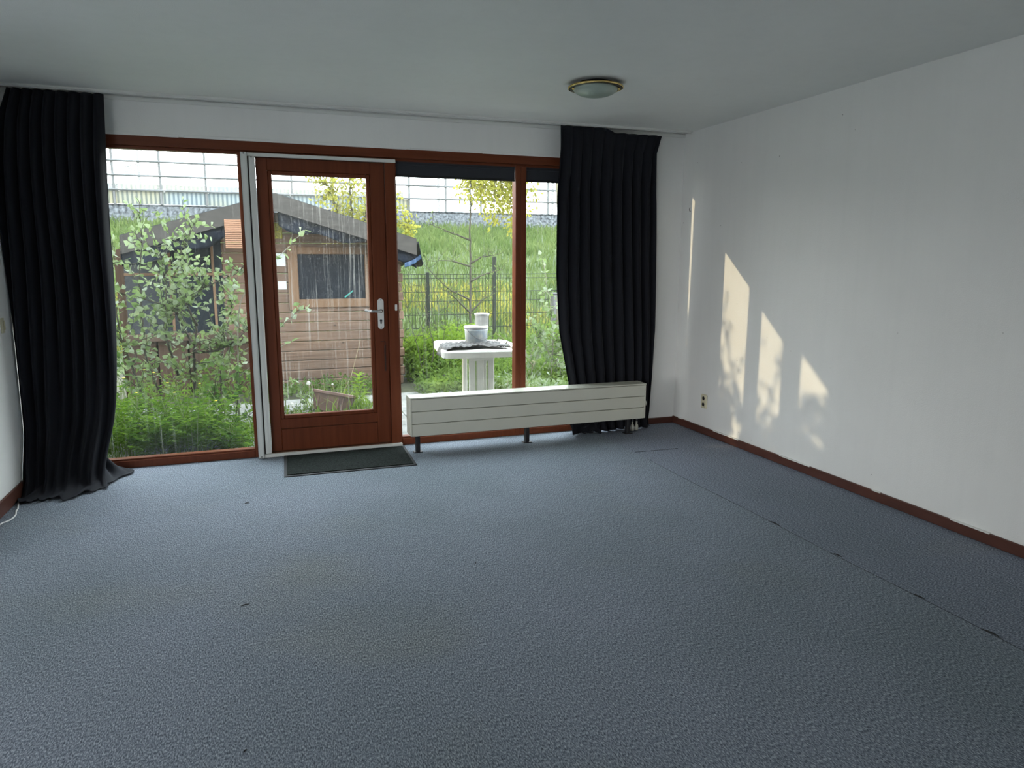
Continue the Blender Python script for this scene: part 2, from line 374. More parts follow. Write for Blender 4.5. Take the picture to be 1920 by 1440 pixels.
class Leaves:
    """many leaf blades gathered in arrays; one mesh in the end"""
    SH = {'leaf': np.array([(0, 0, 0), (.33, .42, .07), (.72, .30, .02), (1, 0, -.12), (.72, -.30, .02), (.33, -.42, .07), (.45, 0, -.03)]),
          'lobed': np.array([(0, 0, 0), (.25, .55, .05), (.62, .36, .02), (1, 0, -.1), (.62, -.36, .02), (.25, -.55, .05), (.42, 0, -.05)]),
          'lance': np.array([(0, 0, 0), (.3, .5, .05), (.65, .42, 0), (1, 0, -.2), (.65, -.42, 0), (.3, -.5, .05), (.5, 0, -.03)])}
    F = np.array([(0, 6, 1, 1), (1, 6, 2, 2), (2, 6, 3, 3), (3, 6, 4, 4), (4, 6, 5, 5), (5, 6, 0, 0)])[:, :3]
    def __init__(s, shape='leaf'): s.P = []; s.D = []; s.N = []; s.L = []; s.W = []; s.shape = s.SH[shape]
    def add(s, P, D, N, L, W):
        P = np.atleast_2d(P); n = len(P)
        s.P.append(P); s.D.append(np.atleast_2d(D)*np.ones((n, 1))); s.N.append(np.atleast_2d(N)*np.ones((n, 1)))
        s.L.append(np.ones(n)*L); s.W.append(np.ones(n)*W)
    def build(s, name, m, parent=None, base=None):
        P = np.concatenate(s.P); D = np.concatenate(s.D); N = np.concatenate(s.N); L = np.concatenate(s.L); W = np.concatenate(s.W)
        D = D/np.linalg.norm(D, axis=1, keepdims=True)
        N = N - D*(N*D).sum(1, keepdims=True); N = N/(np.linalg.norm(N, axis=1, keepdims=True)+1e-9); B = np.cross(N, D)
        sh = s.shape
        V = (P[:, None] + D[:, None]*(sh[None, :, 0:1]*L[:, None, None]) + B[:, None]*(sh[None, :, 1:2]*W[:, None, None]) + N[:, None]*(sh[None, :, 2:3]*L[:, None, None])).reshape(-1, 3)
        F = (s.F[None] + (np.arange(len(P))*7)[:, None, None]).reshape(-1, 3)
        return link_mesh(name, V, F, m, parent, False, base)
def blades(P, H, Wd, lean, name, m, base=None, parent=None, seg=2):
    """upright grass blades rooted at P: arrays of height, width, lean"""
    n = len(P); a = RN.uniform(0, 2*PI, n); side = np.stack([np.cos(a), np.sin(a), 0*a], 1); la = RN.uniform(0, 2*PI, n)
    ld = np.stack([np.cos(la), np.sin(la), 0*la], 1)*(lean*H)[:, None]
    up = np.array([0, 0, 1.0])
    v0 = P - side*(Wd/2)[:, None]; v1 = P + side*(Wd/2)[:, None]
    mid = P + up*(H*.55)[:, None] + ld*.35
    v2 = mid - side*(Wd*.4)[:, None]; v3 = mid + side*(Wd*.4)[:, None]
    v4 = P + up*(H*(1-.25*lean))[:, None] + ld
    V = np.stack([v0, v1, v2, v3, v4], 1).reshape(-1, 3); k = (np.arange(n)*5)[:, None]
    q = np.concatenate([k+np.array([[0, 1, 3, 2]])], 0).tolist(); t_ = (k+np.array([[2, 3, 4]])).tolist()
    return link_mesh(name, V, q+t_, m, parent, False, base)
def rdir(n=1, up=0.0):
    d = RN.normal(size=(n, 3)); d[:, 2] += up
    return d/np.linalg.norm(d, axis=1, keepdims=True)

# ================================================================== THE ROOM
XL, YB, H = -4.94, -7.9, 2.5
fl = MB(); fl.box(XL-.2, .2, YB-.2, .28, -.15, 0); fl.box(-8.2, XL-.2, YB-.2, -1.4, -.15, 0); struct(fl.build('floor', M['carpet']), 'mottled blue grey carpet covering the whole floor', 'floor')
ce = MB(); ce.box(XL-.2, .2, YB-.2, .28, H, H+.25); ce.box(-8.2, XL-.2, YB-.2, -1.4, H, H+.25); struct(ce.build('ceiling', M['ceiling']), 'plain white painted ceiling', 'ceiling')
wr = MB(); wr.box(0, .2, YB-.2, .28, 0, H); struct(wr.build('wall_right', M['wall_specked']), 'white wall on the right with patches of sunlight', 'wall')
wl = MB(); wl.box(XL-.2, XL, -1.6, .28, 0, H); wl.box(-8.2, XL-.2, -1.6, -1.4, 0, H); wl.box(-8.2, -8, YB, -5.6, 0, H); wl.box(-8.2, -8, -2.0, -1.6, 0, H); wl.box(-8.2, -8, -5.6, -2.0, 0, .2); wl.box(-8.2, -8, -5.6, -2.0, 2.05, H); struct(wl.build('wall_left', M['wall']), 'white wall at the left edge beside the curtain', 'wall')  # left bay and its opening added to let fill light in
OX0, OX1, OZ = -4.78, -.315, 2.255
wf = MB(); wf.box(XL, OX0, 0, .2, 0, H); wf.box(OX1, 0, 0, .2, 0, H); wf.box(OX0, OX1, 0, .2, OZ, H)
struct(wf.build('wall_front', M['wall']), 'white garden wall above and beside the wide window front', 'wall')
wb = MB(); wb.box(-8.2, -7.92, YB-.2, YB, 0, H); wb.box(-5.70, .2, YB-.2, YB, 0, H); wb.box(-7.92, -5.70, YB-.2, YB, 0, .2); wb.box(-7.92, -5.70, YB-.2, YB, 2.38, H); struct(wb.build('wall_back', M['wall']), 'white wall behind the viewer', 'wall')
rw = MB()
for y0, y1, z0, z1 in ((-5.6, -2.0, .2, .26), (-5.6, -2.0, 1.99, 2.05), (-5.6, -5.54, .26, 1.99), (-2.06, -2.0, .26, 1.99), (-3.83, -3.77, .26, 1.99)):
    rw.box(-8.10, -8.03, y0, y1, z0, z1, .004)
struct(rw.build('added_window_side', M['frame']), 'added brown framed side window, unseen left of the viewer, for fill light', 'window')  # unseen window, added to lift the room brightness
rw = MB()
for x0, x1, z0, z1 in ((-7.92, -5.70, .2, .26), (-7.92, -5.70, 2.32, 2.38), (-7.92, -7.86, .26, 2.32), (-5.76, -5.70, .26, 2.32)): rw.box(x0, x1, YB-.1, YB-.03, z0, z1, .004)
struct(rw.build('added_window_rear', M['frame']), 'added brown framed window, unseen behind the viewer, for fill light', 'window')  # second unseen window, added to light the front wall from behind

# baseboards
def baseboard(name, x0, x1, y0, y1, h, label):
    b = MB(); b.box(x0, x1, y0, y1, 0, h, .004); return struct(b.build(name, M['baseboard']), label, 'baseboard')
br = baseboard('baseboard_right', -.014, 0, -5.0, 0, .062, 'chipped brown skirting board along the right wall')
c = MB()
for y0, y1, zz in ((-.10, -.16, .06), (-.62, -.95, .0585), (-1.42, -1.72, .0585), (-2.25, -2.31, .0595), (-2.78, -3.0, .0585), (-3.3, -3.5, .0585)):
    c.box(-.0155, 0, y0, y1, zz, .0655)
c.build('paint_drip', M['chip'], br)
baseboard('baseboard_left', XL, XL+.014, -1.6, 0, .09, 'brown skirting board along the left wall')
baseboard('baseboard_front', OX1, 0, -.014, 0, .055, 'short brown skirting board right of the window front')
# trims: ceiling strip with a dark gap, caulk line over the window head
t1 = MB(); t1.box(XL, 0, -.012, 0, 2.468, 2.493, .002); struct(t1.build('trim_1', M['white_alu']), 'narrow white strip under the ceiling over the windows', 'trim')
t2 = MB()
for x0, x1, z0 in ((OX0, -3.93, 2.252), (-3.90, -2.39, 2.253), (-2.36, -1.98, 2.262), (-1.98, -1.90, 2.258), (-1.80, OX1, 2.253)):
    t2.box(x0, x1, -.010, 0, z0, 2.271, .002)
struct(t2.build('trim_2', M['wall']), 'cracked white paint edge along the window head', 'trim')

# ------------------------------------------------------------------ window front
fh = MB()
HEAD = 2.178
head = MB(); head.box(OX0, OX1, -.004, .09, HEAD+.012, OZ, .003); head.box(OX0, OX1, .02, .08, HEAD-.008, HEAD+.012, .002)
struct(head.build('trim_3', M['frame_h']), 'red brown wooden head beam across all the windows', 'trim')
def window(name, x0, x1, label, glass, top, lw=.05, rw_=.05, botm=.052):
    f = MB()
    f.box(x0, x0+lw, 0, .085, 0, HEAD, .003); f.box(x1-rw_, x1, 0, .085, 0, HEAD, .003)
    f.box(x0+lw, x1-rw_, 0, .085, 0, botm, .003); f.box(x0+lw, x1-rw_, .012, .075, botm, botm+.012, .002)
    o = f.build(name, M['frame']); struct(o, label, 'window')
    g = MB(); g.box(x0+lw, x1-rw_, .044, .050, botm+.004, HEAD); g.build('pane', glass, o)
    return o
window('window_1', OX0, -3.550, 'tall fixed window on the left, overgrown by the poplar shrub', M['glass_clear'], 2.185, .06, .022)
w2 = window('window_2', -2.478, -1.478, 'tall fixed window between the door and the slim mullion', M['glass_mid'], 2.06, .006, .045)
window('window_3', -1.478, OX1, 'narrow visible window beside the right curtain', M['glass_mid'], 2.06, .046, .05)

# door: jambs + leaf
dj = MB(); dj.box(-3.550, -3.456, .0, .09, 0, HEAD, .003); dj.box(-2.556, -2.478, -.012, .09, 0, HEAD, .004); dj.box(-3.456, -2.556, 0, .09, 2.153, HEAD, .003)
dj.box(-3.47, -2.478, -.005, .12, 0, .026, .003)
D1 = struct(dj.build('door_1', M['frame']), 'red brown glazed garden door in the middle of the window front', 'door')
L0, L1, G0, G1 = -3.454, -2.558, -3.350, -2.690
lf = MB()
lf.box(L0, G0-.028, .008, .062, .032, 2.150, .003); lf.box(G1+.028, L1, .008, .062, .032, 2.150, .003)
lf.box(G0-.028, G1+.028, .0085, .062, 2.066, 2.150, .002); lf.box(G0-.028, G1+.028, .0085, .062, .200, .272, .002)
lf.box(G0-.028, G1+.028, .003, .062, .032, .196, .004)
# glazing bead
for x0, x1, z0, z1 in ((G0-.028, G0, .272, 2.066), (G1, G1+.028, .272, 2.066), (G0, G1, 2.038, 2.066), (G0, G1, .272, .300)):
    lf.box(x0, x1, .014, .055, z0, z1, .005)
leaf = lf.build('door_leaf', M['frame'], D1)
g = MB(); g.box(G0, G1, .034, .040, .300, 2.038); tag(g.build('pane', M['glass_door'], leaf), 'rain streaked door glass')
sc = MB()
for k in range(7): 
    z = .45+k*.24; sc.box(G0-.018, G0-.012, .012, .015, z-.003, z+.003)
sc.build('bead_nail', M['bronze'], leaf)
# handle plate, lever, cylinder
hp = MB(); prof = []
for k in range(24):
    a = 2*PI*k/24; prof.append((-2.614+.0235*math.cos(a), 1.0405+(.092 if math.sin(a) >= 0 else -.092)+.0235*math.sin(a)))
hp.prism(prof, 'y', -.001, .009)
pl = tag(hp.build('handle_plate', M['plate_white'], D1), 'white oval handle plate')
q = MB(); Ty = Matrix.Rotation(PI/2, 4, 'X')
for z in (1.147, .934): q.lathe([(.0035, -.0035), (.0035, .003)], (-2.614, 0, z), 10, Ty)
q.lathe([(.009, -.006), (.009, .004)], (-2.614, 0, .99), 14, Ty); q.box(-2.619, -2.609, -.005, .004, .965, .99, .002)
q.build('keyhole', M['black'], pl)
lv = MB(); lv.lathe([(.014, -.012), (.014, .012)], (-2.614, -.010, 1.064), 16, Ty)
lv.tube([(-2.614, -.01, 1.064), (-2.614, -.05, 1.064), (-2.628, -.062, 1.064), (-2.68, -.064, 1.066), (-2.742, -.058, 1.071)], [.0085, .0085, .0095, .0095, .008], 10)
tag(lv.build('door_lever', M['chrome'], D1, True), 'shiny chrome lever handle')
bo = MB(); bo.box(-2.594, -2.584, .0, .009, .60, .80, .002); bo.tube([(-2.589, .004, .80), (-2.589, -.012, .812), (-2.589, -.012, .826), (-2.597, -.004, .832)], .003, 6); bo.box(-2.622, -2.600, .003, .009, .826, .832, .001)
tag(bo.build('bolt', M['bronze'], D1), 'dark bolt with a hook under the handle')
# small contact plate on the jamb
cs = MB(); cs.box(-2.507, -2.491, -.022, -.011, 1.064, 1.112, .003)
tag(cs.build('contact_sensor', M['plate_white']), 'tiny cream contact plate on the door jamb beside the handle', 'sensor')
k_ = cs

# pleated insect screen pushed aside at the left of the door
SC = thing('insect_screen', 'white folded insect screen pushed to the left of the garden door', 'insect screen', (-3.50, -.02, 0))
a = MB(); a.box(-3.549, -3.507, -.052, 0, -.0 + .0, 2.176, .005); a.box(-3.549, -3.545, -.056, -.05, 0, 2.176); a.box(-3.520, -3.516, -.056, -.05, 0, 2.176); a.build('side_profile', M['white_alu'], SC)
a = MB(); a.box(-3.497, -3.456, -.048, 0, .030, 2.150, .005); a.box(-3.480, -3.476, -.052, -.047, .03, 2.15); a.build('pull_bar', M['white_alu'], SC)
a = MB(); 
for k in range(4): a.box(-3.5065+k*.0024, -3.5053+k*.0024, -.044, -.002, .03, 2.15)
a.build('folded_mesh', M['black'], SC)
a = MB(); a.box(-3.507, -2.478, -.030, -.012, 2.152, 2.176, .003); a.box(-3.507, -2.478, -.034, -.030, 2.152, 2.156); a.build('top_rail', M['white_alu'], SC)
a = MB(); a.box(-3.507, -2.478, -.040, -.012, 0, .026, .004); a.box(-3.507, -2.478, -.044, -.040, .002, .007); a.build('bottom_rail', M['white_alu'], SC)
for x, z in ((-3.528, 2.166), (-3.479, 2.143), (-3.528, .012)):
    a = MB(); a.box(x-.004, x+.004, -.0545, -.047, z-.004, z+.004, .002); a.build('screw', M['black'], SC)

# roller blinds rolled up in the tops of the two right windows
def blind(x0, x1, label):
    t = thing('roller_blind', label, 'blind', ((x0+x1)/2, .025, 2.06), 'dark roller blinds')
    b = MB()
    b.box(x0, x1, .022, .0245, 2.070, 2.172); b.build('blind_fabric', M['blind'], t)
    b = MB(); b.box(x0, x1, .016, .031, 2.058, 2.074, .004); b.build('bottom_bar', M['black'], t)
    b = MB(); b.tube([(x0, .030, 2.152), (x1, .030, 2.152)], .012, 12); b.build('roller', M['blind'], t)
blind(-2.470, -1.525, 'wide dark roller blind drawn up above the window beside the door')
blind(-1.430, -.552, 'short dark roller blind drawn up beside the right curtain')

# ------------------------------------------------------------------ curtains
cr = MB(); cr.box(XL+.002, -.02, -.150, -.105, 2.487, 2.5, .002); cr.box(XL+.002, -.02, -.132, -.124, 2.4835, 2.487)
tag(cr.build('curtain_rail', M['white_alu']), 'thin white curtain rail running along the ceiling over the windows', 'curtain rail')
def solid(o, th=.003):
    m = o.modifiers.new('thickness', 'SOLIDIFY'); m.thickness = th; m.offset = 0
    o.data.polygons.foreach_set('use_smooth', [True]*len(o.data.polygons)); return o
def left_curtain():
    zs = [-.4, 0, .12, .3, .5, .75, 1.2, 1.8, 2.35, 2.475]
    xr = [-4.50, -4.50, -4.50, -4.455, -4.415, -4.395, -4.375, -4.36, -4.345, -4.340]
    xl = [-4.915, -4.93, -4.935, -4.938, -4.94, -4.94, -4.94, -4.935, -4.90, -4.845]
    LEN = 2.475; tail = .26
    nu, nv = 170, 130
    def fn(u, v):
        s = v*(LEN+tail)                  # cloth length from the rail
        z = LEN - s
        x0, x1 = sinterp(z, zs, xl), sinterp(z, zs, xr)
        x = x0 + (x1-x0)*u
        head = min(1, s/.45); low = min(1, max(0, (s-1.0)/1.3)); low = low*low*(3-2*low)
        amp = .016 + .026*head + .010*low
        ph = 2*PI*(8.2*u + .16*math.sin(2.3*z+4*u)) + .5*math.sin(5*u)
        ph2 = 2*PI*(2.1*u+.10*math.sin(1.5*z))+.4
        fold = amp*math.sin(ph)*(1-.62*low) + .032*low*math.sin(ph2) + .012*low*math.sin(2*ph2+1)
        y = -.125 - .055*head - .055*low + fold - .085*head*(1-u)**3
        k = min(1, max(0, (.42-z)/.42)); k = k*k*(3-2*k)
        y -= k*(.11+.05*math.sin(PI*u*1.15)+.035*math.sin(ph2+.5))
        if z < .09:                       # the cloth turns and lies on the carpet in soft folds
            o_ = (.09-z); lay = min(o_, .35)
            y -= lay*(.42+.22*math.sin(PI*u)+.12*math.sin(ph2-.8)); x += lay*.22*(u-.35)
            z = .010 + .08*math.exp(-o_/.055) + (.012+.012*math.sin(ph2*1.6+14*o_)+.008*math.sin(ph*.5+20*o_))*min(1, o_/.1)*(1-.55*lay/.35)
        x += .005*math.cos(ph)*(1-low)
        x = max(x, XL+.006)
        y = min(y, -.024 if z > .06 else -.03)
        return (x, y, max(z, .005))
    v, f = grid(nu, nv, fn)
    o = link_mesh('curtain', v, f, M['curtain'], None, True, (-4.63, -.2, 0)); solid(o)
    tag(o, 'long black curtain hanging at the left edge, pooling on the carpet', 'curtain', 'black curtains')
    # the corner of the hem spread over the carpet at the window side
    def fn2(u, v):
        a = -1.75 + 2.35*u; r_ = (.03+.17*v)*(1+.12*math.sin(5*a+1))
        x = -4.57 + r_*math.cos(a)*.95; y = -.155 + r_*math.sin(a)*1.1
        z = .15*(1-v)**1.7*(.75+.25*math.sin(4*a)) + .012 + .020*math.sin(7*a+5*v)*v*(1-v)*2.2
        return (x, min(y, -.028), max(z, .006))
    v, f = grid(46, 26, fn2); h = link_mesh('hem', v, f, M['curtain'], o, True); solid(h)
left_curtain()
def right_curtain():
    zs = [0, .12, .43, .85, 1.31, 1.9, 2.3, 2.475]
    xl = [-1.02, -1.03, -1.075, -1.16, -1.195, -1.205, -1.195, -1.205]
    xr = [-.30, -.285, -.275, -.27, -.285, -.305, -.330, -.285]
    LEN = 2.468; nu, nv = 150, 100
    def fn(u, v):
        s = v*(LEN+.05); sag = .030*max(0, min(1, (u-.45)/.06)) if s < .3 else 0
        z = LEN - s - sag*(1-s/.3 if s < .3 else 0)
        x = interp(z, zs, xl) + (interp(z, zs, xr)-interp(z, zs, xl))*u
        head = min(1, s/.5)
        amp = .009 + .021*head
        ph = 2*PI*(9.5*u + .10*math.sin(2*z+5*u)) + .7*math.sin(7*u)
        y = -.128 + .052*head + amp*math.sin(ph) + .010*math.sin(2*PI*2.2*u+z)*head
        x += .005*math.cos(ph)
        y -= .6*max(0, .05-z)*(1+.5*math.sin(5*u+1))
        return (x, min(y, -.020 if u < .6 else -.046), max(z+.01, .006+.006*(1+math.sin(40*u))*(s > LEN)))
    v, f = grid(nu, nv, fn)
    o = link_mesh('curtain', v, f, M['curtain'], None, True, (-.72, -.08, 0)); solid(o, .003)
    tag(o, 'long black curtain right of the window, falling behind the radiator', 'curtain', 'black curtains')
    def fn2(u, v):
        a = v*PI; w_ = (1-.6*u)*(1+.18*math.sin(9*u+1))
        x = -1.085 + .30*u - .02*math.sin(a)*(1-u)
        y = -.060 - .115*w_*math.sin(a*.5)**1.2 + .010*math.sin(13*u+6*v)
        z = .012 + .105*w_*math.sin(a)*(.75+.25*math.sin(8*u)) + .016*math.sin(15*u+7*v)*math.sin(a) + .05*(1-v)*w_
        return (x, min(y, -.03), max(z, .006))
    v, f = grid(48, 28, fn2); h = link_mesh('hem', v, f, M['curtain'], o, True); solid(h)
right_curtain()

# ------------------------------------------------------------------ radiator
RX0, RX1, RYF, RYB, RZ0, RZ1 = -2.462, -.458, -.285, -.140, .128, .428
RA = thing('radiator', 'long low cream radiator on black feet before the right windows', 'radiator', ((RX0+RX1)/2, -.21, 0))
a = MB(); hh = (RZ1-.012-RZ0)/3
for k in range(3): a.box(RX0+.012, RX1-.012, RYF, RYF+.018, RZ0+k*hh+.002, RZ0+(k+1)*hh-.002, .0025)
a.build('front_panel', M['radiator'], RA)
a = MB(); a.box(RX0+.014, RX1-.014, RYF+.019, RYF+.022, RZ0+.002, RZ1-.014); a.build('panel_joint', M['black'], RA)
a = MB(); a.box(RX0+.012, RX1-.012, RYB-.018, RYB, RZ0, RZ1-.012, .002); a.build('back_panel', M['radiator'], RA)
for x0, x1, xf in ((RX0, RX0+.012, RX0-.0035), (RX1-.012, RX1, RX1)):
    a = MB(); a.box(x0, x1, RYF-.002, RYB+.002, RZ0+.004, RZ1-.010, .003)
    for k in range(3): a.box(xf, xf+.0035, RYF+.025+k*.036, RYF+.045+k*.036, RZ0+.02, RZ1-.025)
    a.build('end_cap', M['radiator'], RA)
a = MB(); a.box(RX0-.002, RX1+.002, RYF-.005, RYB+.004, RZ1-.010, RZ1, .003); a.build('top_cover', M['radiator'], RA)
a = MB(); a.box(RX0+.012, RX1-.012, RYF+.03, RYB-.02, RZ0+.004, RZ0+.03); a.build('convector_core', M['dark_metal'], RA)
for x in (-2.402, -1.512, -.60):
    a = MB(); a.box(x-.016, x+.016, -.262, -.222, .006, RZ0+.01, .002); a.box(x-.007, x+.007, -.264, -.260, .02, RZ0, .001); a.box(x-.035, x+.035, -.272, -.212, 0, .006, .002); a.build('leg', M['black'], RA)
a = MB(); Tx = Matrix.Rotation(PI/2, 4, 'Y'); a.lathe([(.010, 0), (.010, .012), (.020, .014), (.023, .030), (.021, .040), (.012, .044)], (RX1, -.215, .245), 20, Tx); a.build('thermostat_knob', M['radiator'], RA, True)
for x in (-.525, -.485):
    a = MB(); a.lathe([(.016, .006), (.017, .035), (.012, .058), (.008, .06), (.008, .085)], (x, -.19, 0), 16); a.build('pipe_sleeve', M['radiator'], RA, True)
    a = MB(); a.lathe([(.010, .085), (.010, .108), (.013, .11), (.013, .13), (.007, .132)], (x, -.19, 0), 12); a.build('valve', M['chrome'], RA, True)

# ------------------------------------------------------------------ door mat, lamp, socket, cable, little things
DM = thing('doormat', 'dark green grey doormat with a black rubber edge below the garden door', 'doormat', (-2.92, -.32, 0))
a = MB(); P4 = [(-3.372, -.040), (-2.468, -.040), (-2.484, -.600), (-3.390, -.592)]
a.prism(P4, 'z', 0.0005, .006); a.build('rubber_edge', M['rubber'], DM)
cxm, cym = -2.93, -.318
a = MB(); a.prism([(cxm+(x-cxm)*.955, cym+(y-cym)*.91) for x, y in P4], 'z', .004, .0115); a.build('pile_top', M['mat_pile'], DM)

LC = (-1.492, -1.335, H)
LA = thing('ceiling_light', 'round brass rimmed ceiling light with a frosted glass bowl', 'ceiling light', LC)
a = MB(); a.lathe([(.105, 0), (.105, -.022), (.02, -.022)], LC, 40); a.build('mounting_base', M['black'], LA, True)
a = MB(); a.lathe([(.163, -.022), (.168, -.026), (.168, -.031), (.160, -.034), (.155, -.030), (.157, -.024), (.163, -.022)], LC, 56, cap=False); a.build('brass_ring', M['brass'], LA, True)
a = MB(); a.lathe([(.158, -.0225), (.157, -.0325), (.118, -.030), (.118, -.0225), (.158, -.0225)], LC, 48, cap=False); a.build('inner_ring', M['black'], LA, True)
a = MB(); pr = [(.134, -.028)]
for k in range(1, 11):
    t_ = k/10; r_ = .136*math.cos(t_*PI/2); pr.append((max(r_, .001), -.030-.052*math.sin(t_*PI/2)))
a.lathe(pr, LC, 48); a.build('glass_bowl', M['opal'], LA, True)
for k in range(3):
    an = (-.52, 2.98, 1.23)[k]; x, y = LC[0]+.139*math.cos(an), LC[1]+.139*math.sin(an)
    a = MB(); a.lathe([(.004, -.026), (.0075, -.031), (.0085, -.038), (.005, -.045), (.001, -.047)], (x, y, H), 12); a.build('clip', M['brass'], LA, True)

SO = thing('wall_socket', 'cream double wall socket low on the right wall near the corner', 'socket', (0, -.47, .222))
a = MB(); a.box(-.016, 0, -.508, -.432, .222, .338, .006); a.build('cover_plate', M['socket'], SO)
for z in (.254, .306):
    a = MB(); Txx = Matrix.Rotation(-PI/2, 4, 'Y'); a.lathe([(.0215, .0145), (.0215, .0175), (.019, .0175), (.019, .0165), (.001, .0165)], (0, -.47, z), 20, Txx); ins = a.build('socket_insert', M['socket'], SO)
    a = MB(); a.lathe([(.0165, .0163), (.0165, .0175)], (0, -.47, z), 20, Txx); a.build('socket_hole', M['black'], ins)
cb = MB(); cp = [(-4.90, -1.15, .005), (-4.905, -1.02, .005), (-4.893, -.968, .005), (-4.871, -.940, .005), (-4.862, -.885, .005), (-4.866, -.832, .005), (-4.882, -.77, .005), (-4.885, -.724, .005), (-4.906, -.640, .005), (-4.920, -.54, .005), (-4.922, -.42, .005)]
cb.tube(cp, .0042, 8); tag(cb.build('cable', M['cable'], None, True), 'loose white cable on the carpet beside the left skirting board', 'cable')
sw = thing('wall_clip', 'small cream clip fixed to the left wall beside the curtain', 'wall clip', (XL, -.43, 1.0))
a = MB(); a.box(XL, XL+.006, -.455, -.40, 1.01, 1.10, .002); a.build('back_plate', M['socket'], sw)
a = MB(); a.box(XL+.006, XL+.014, -.425, -.412, 1.03, 1.085, .002); a.build('clip_arm', M['socket'], sw)
hk = MB(); hk.lathe([(.012, 0), (.012, .01), (.02, .014), (.022, .03), (.012, .036)], (-4.878, -.037, 2.375), 16, Matrix.Rotation(PI/2, 4, 'X')); hk.lathe([(.006, -.037), (.006, .002)], (-4.878, -.037, 2.375), 8, Matrix.Rotation(PI/2, 4, 'X'))
tag(hk.build('wall_hook', M['white_alu'], None, True), 'small white wall hook high in the left corner beside the curtain', 'hook')
nh = MB(); nh.tube([(0, -.137, 1.855), (-.012, -.137, 1.857), (-.014, -.138, 1.872), (-.011, -.140, 1.886)], .0022, 6); tag(nh.build('hook', M['black']), 'tiny black hook in the right wall near the corner', 'hook')
# carpet debris and the open seam of the side strip
seam = MB()
for y0, y1 in ((-2.34, -2.43), (-2.82, -2.87), (-3.28, -3.34), (-3.60, -3.68)):
    ys = np.linspace(y0, y1, 5); seam.tube([(-.845-.006*math.sin(40*y), y, .001) for y in ys], [.001, .0035, .004, .003, .001], 5)
ys = np.linspace(-.47, -.84, 9); seam.tube([(x, -.808-.006*math.sin(9*x), .0008) for x in ys], .0016, 5)
ys = np.linspace(-1.0, -5.2, 60); seam.tube([(-.85+.004*math.sin(5*y), y, .0004) for y in ys], .0011, 5)
tag(seam.build('carpet_seam', M['grey_gap']), None, None); struct(bpy.data.objects['carpet_seam'], 'dark open seam between the two carpet pieces', 'seam')
for (x, y, l, an, lab) in ((-3.61, -2.424, .034, .25, 'black sliver of thread lying on the carpet, longest of the scraps'), (-2.568, -2.343, .012, 1.0, 'dark crumb lying alone in the middle of the carpet'), (-3.62, -1.062, .026, .12, 'thin dark scrap on the carpet towards the doormat'), (-3.597, -3.394, .014, .8, 'dark crumb on the carpet nearest the viewer')):
    d = MB(); d.tube([(x-l*math.cos(an)/2, y-l*math.sin(an)/2, .003), (x, y, .0055), (x+l*math.cos(an)/2, y+l*math.sin(an)/2, .003)], [.0018, .003, .0015], 6)
    tag(d.build('thread_scrap', M['black']), lab, 'scrap')

# ================================================================== THE GARDEN
GZ = -.10
def terrain_z(x, y):
    if y < 5.4: return GZ
    return interp(y, [5.4, 7, 9, 13, 20, 60], [GZ, .28, .75, 1.6, 2.56, 2.6])
gd = MB(); gd.box(-40, 40, .2, 5.6, -.6, GZ); struct(gd.build('ground', M['soil']), 'dark weedy garden soil', 'ground')
def tz(u, v):
    x = -45+110*u; y = 5.4+40*v**1.6; return (x, y, terrain_z(x, y)+.03*math.sin(1.3*x)*min(1, (y-5.4)/3))
v, f = grid(40, 40, tz); struct(link_mesh('embankment', v, f, M['bank'], None, True), 'green grassy railway embankment behind the garden', 'embankment')
gb = MB(); gb.box(-45, -8.2, -40, .2, -.6, -.1); gb.box(-8.2, 40, -40, YB-.2, -.6, -.1); struct(gb.build('ground', M['paving']), 'paving beside the house', 'ground')
pv = MB()
for i in range(11):
    for j in range(6):
        x, y = -5.0+i*.405, .22+j*.405; pv.box(x, x+.398, y, y+.398, GZ-.02, GZ+.018+R_.uniform(0, .008), .004)
struct(pv.build('terrace', M['paving']), 'weathered grey paving slabs outside the garden door', 'terrace')

# grass on the bank, meadow strip behind the fence with sunlight put into its yellow
n = 42000; X = RN.uniform(-16, 14, n); Y = 5.6+14.2*RN.uniform(0, 1, n)**1.15; Z = np.array([terrain_z(x, y) for x, y in zip(X, Y)])
tag(blades(np.stack([X, Y, Z], 1), RN.uniform(.15, .42, n), RN.uniform(.010, .022, n)*(1+Y/14), RN.uniform(.1, .8, n), 'grass', M['grass']), 'long green grass growing on the embankment', 'grass', None, 'stuff')
n = 24000; X = RN.uniform(-8, 6, n); Y = RN.uniform(6.0, 9.6, n); Z = np.array([terrain_z(x, y) for x, y in zip(X, Y)])
keep = (np.sin(1.7*X+.8*Y)+np.sin(.9*X-1.3*Y+1) > -.6); X, Y, Z = X[keep], Y[keep], Z[keep]; n = len(X)
tag(blades(np.stack([X, Y, Z], 1), RN.uniform(.08, .26, n), RN.uniform(.008, .016, n), RN.uniform(.3, 1.0, n), 'grass', M['grass_y']), 'meadow grass just behind the garden fence, coloured yellow as if sunlit', 'meadow grass', None, 'stuff')

nbh = MB(); nbh.box(-36, -30, -9, 9, -.1, 10.2); nbh.prism([(-36.5, 10.2), (-29.5, 10.2), (-33, 11.4)], 'y', -9.3, 9.3); struct(nbh.build('added_sun_block', mat('added_sun_block_brown', (.12, .07, .05), .9)), 'unseen brick block added far left to keep the sun off the side window', 'wall')  # unseen block, added to shut low sun out of the left bay
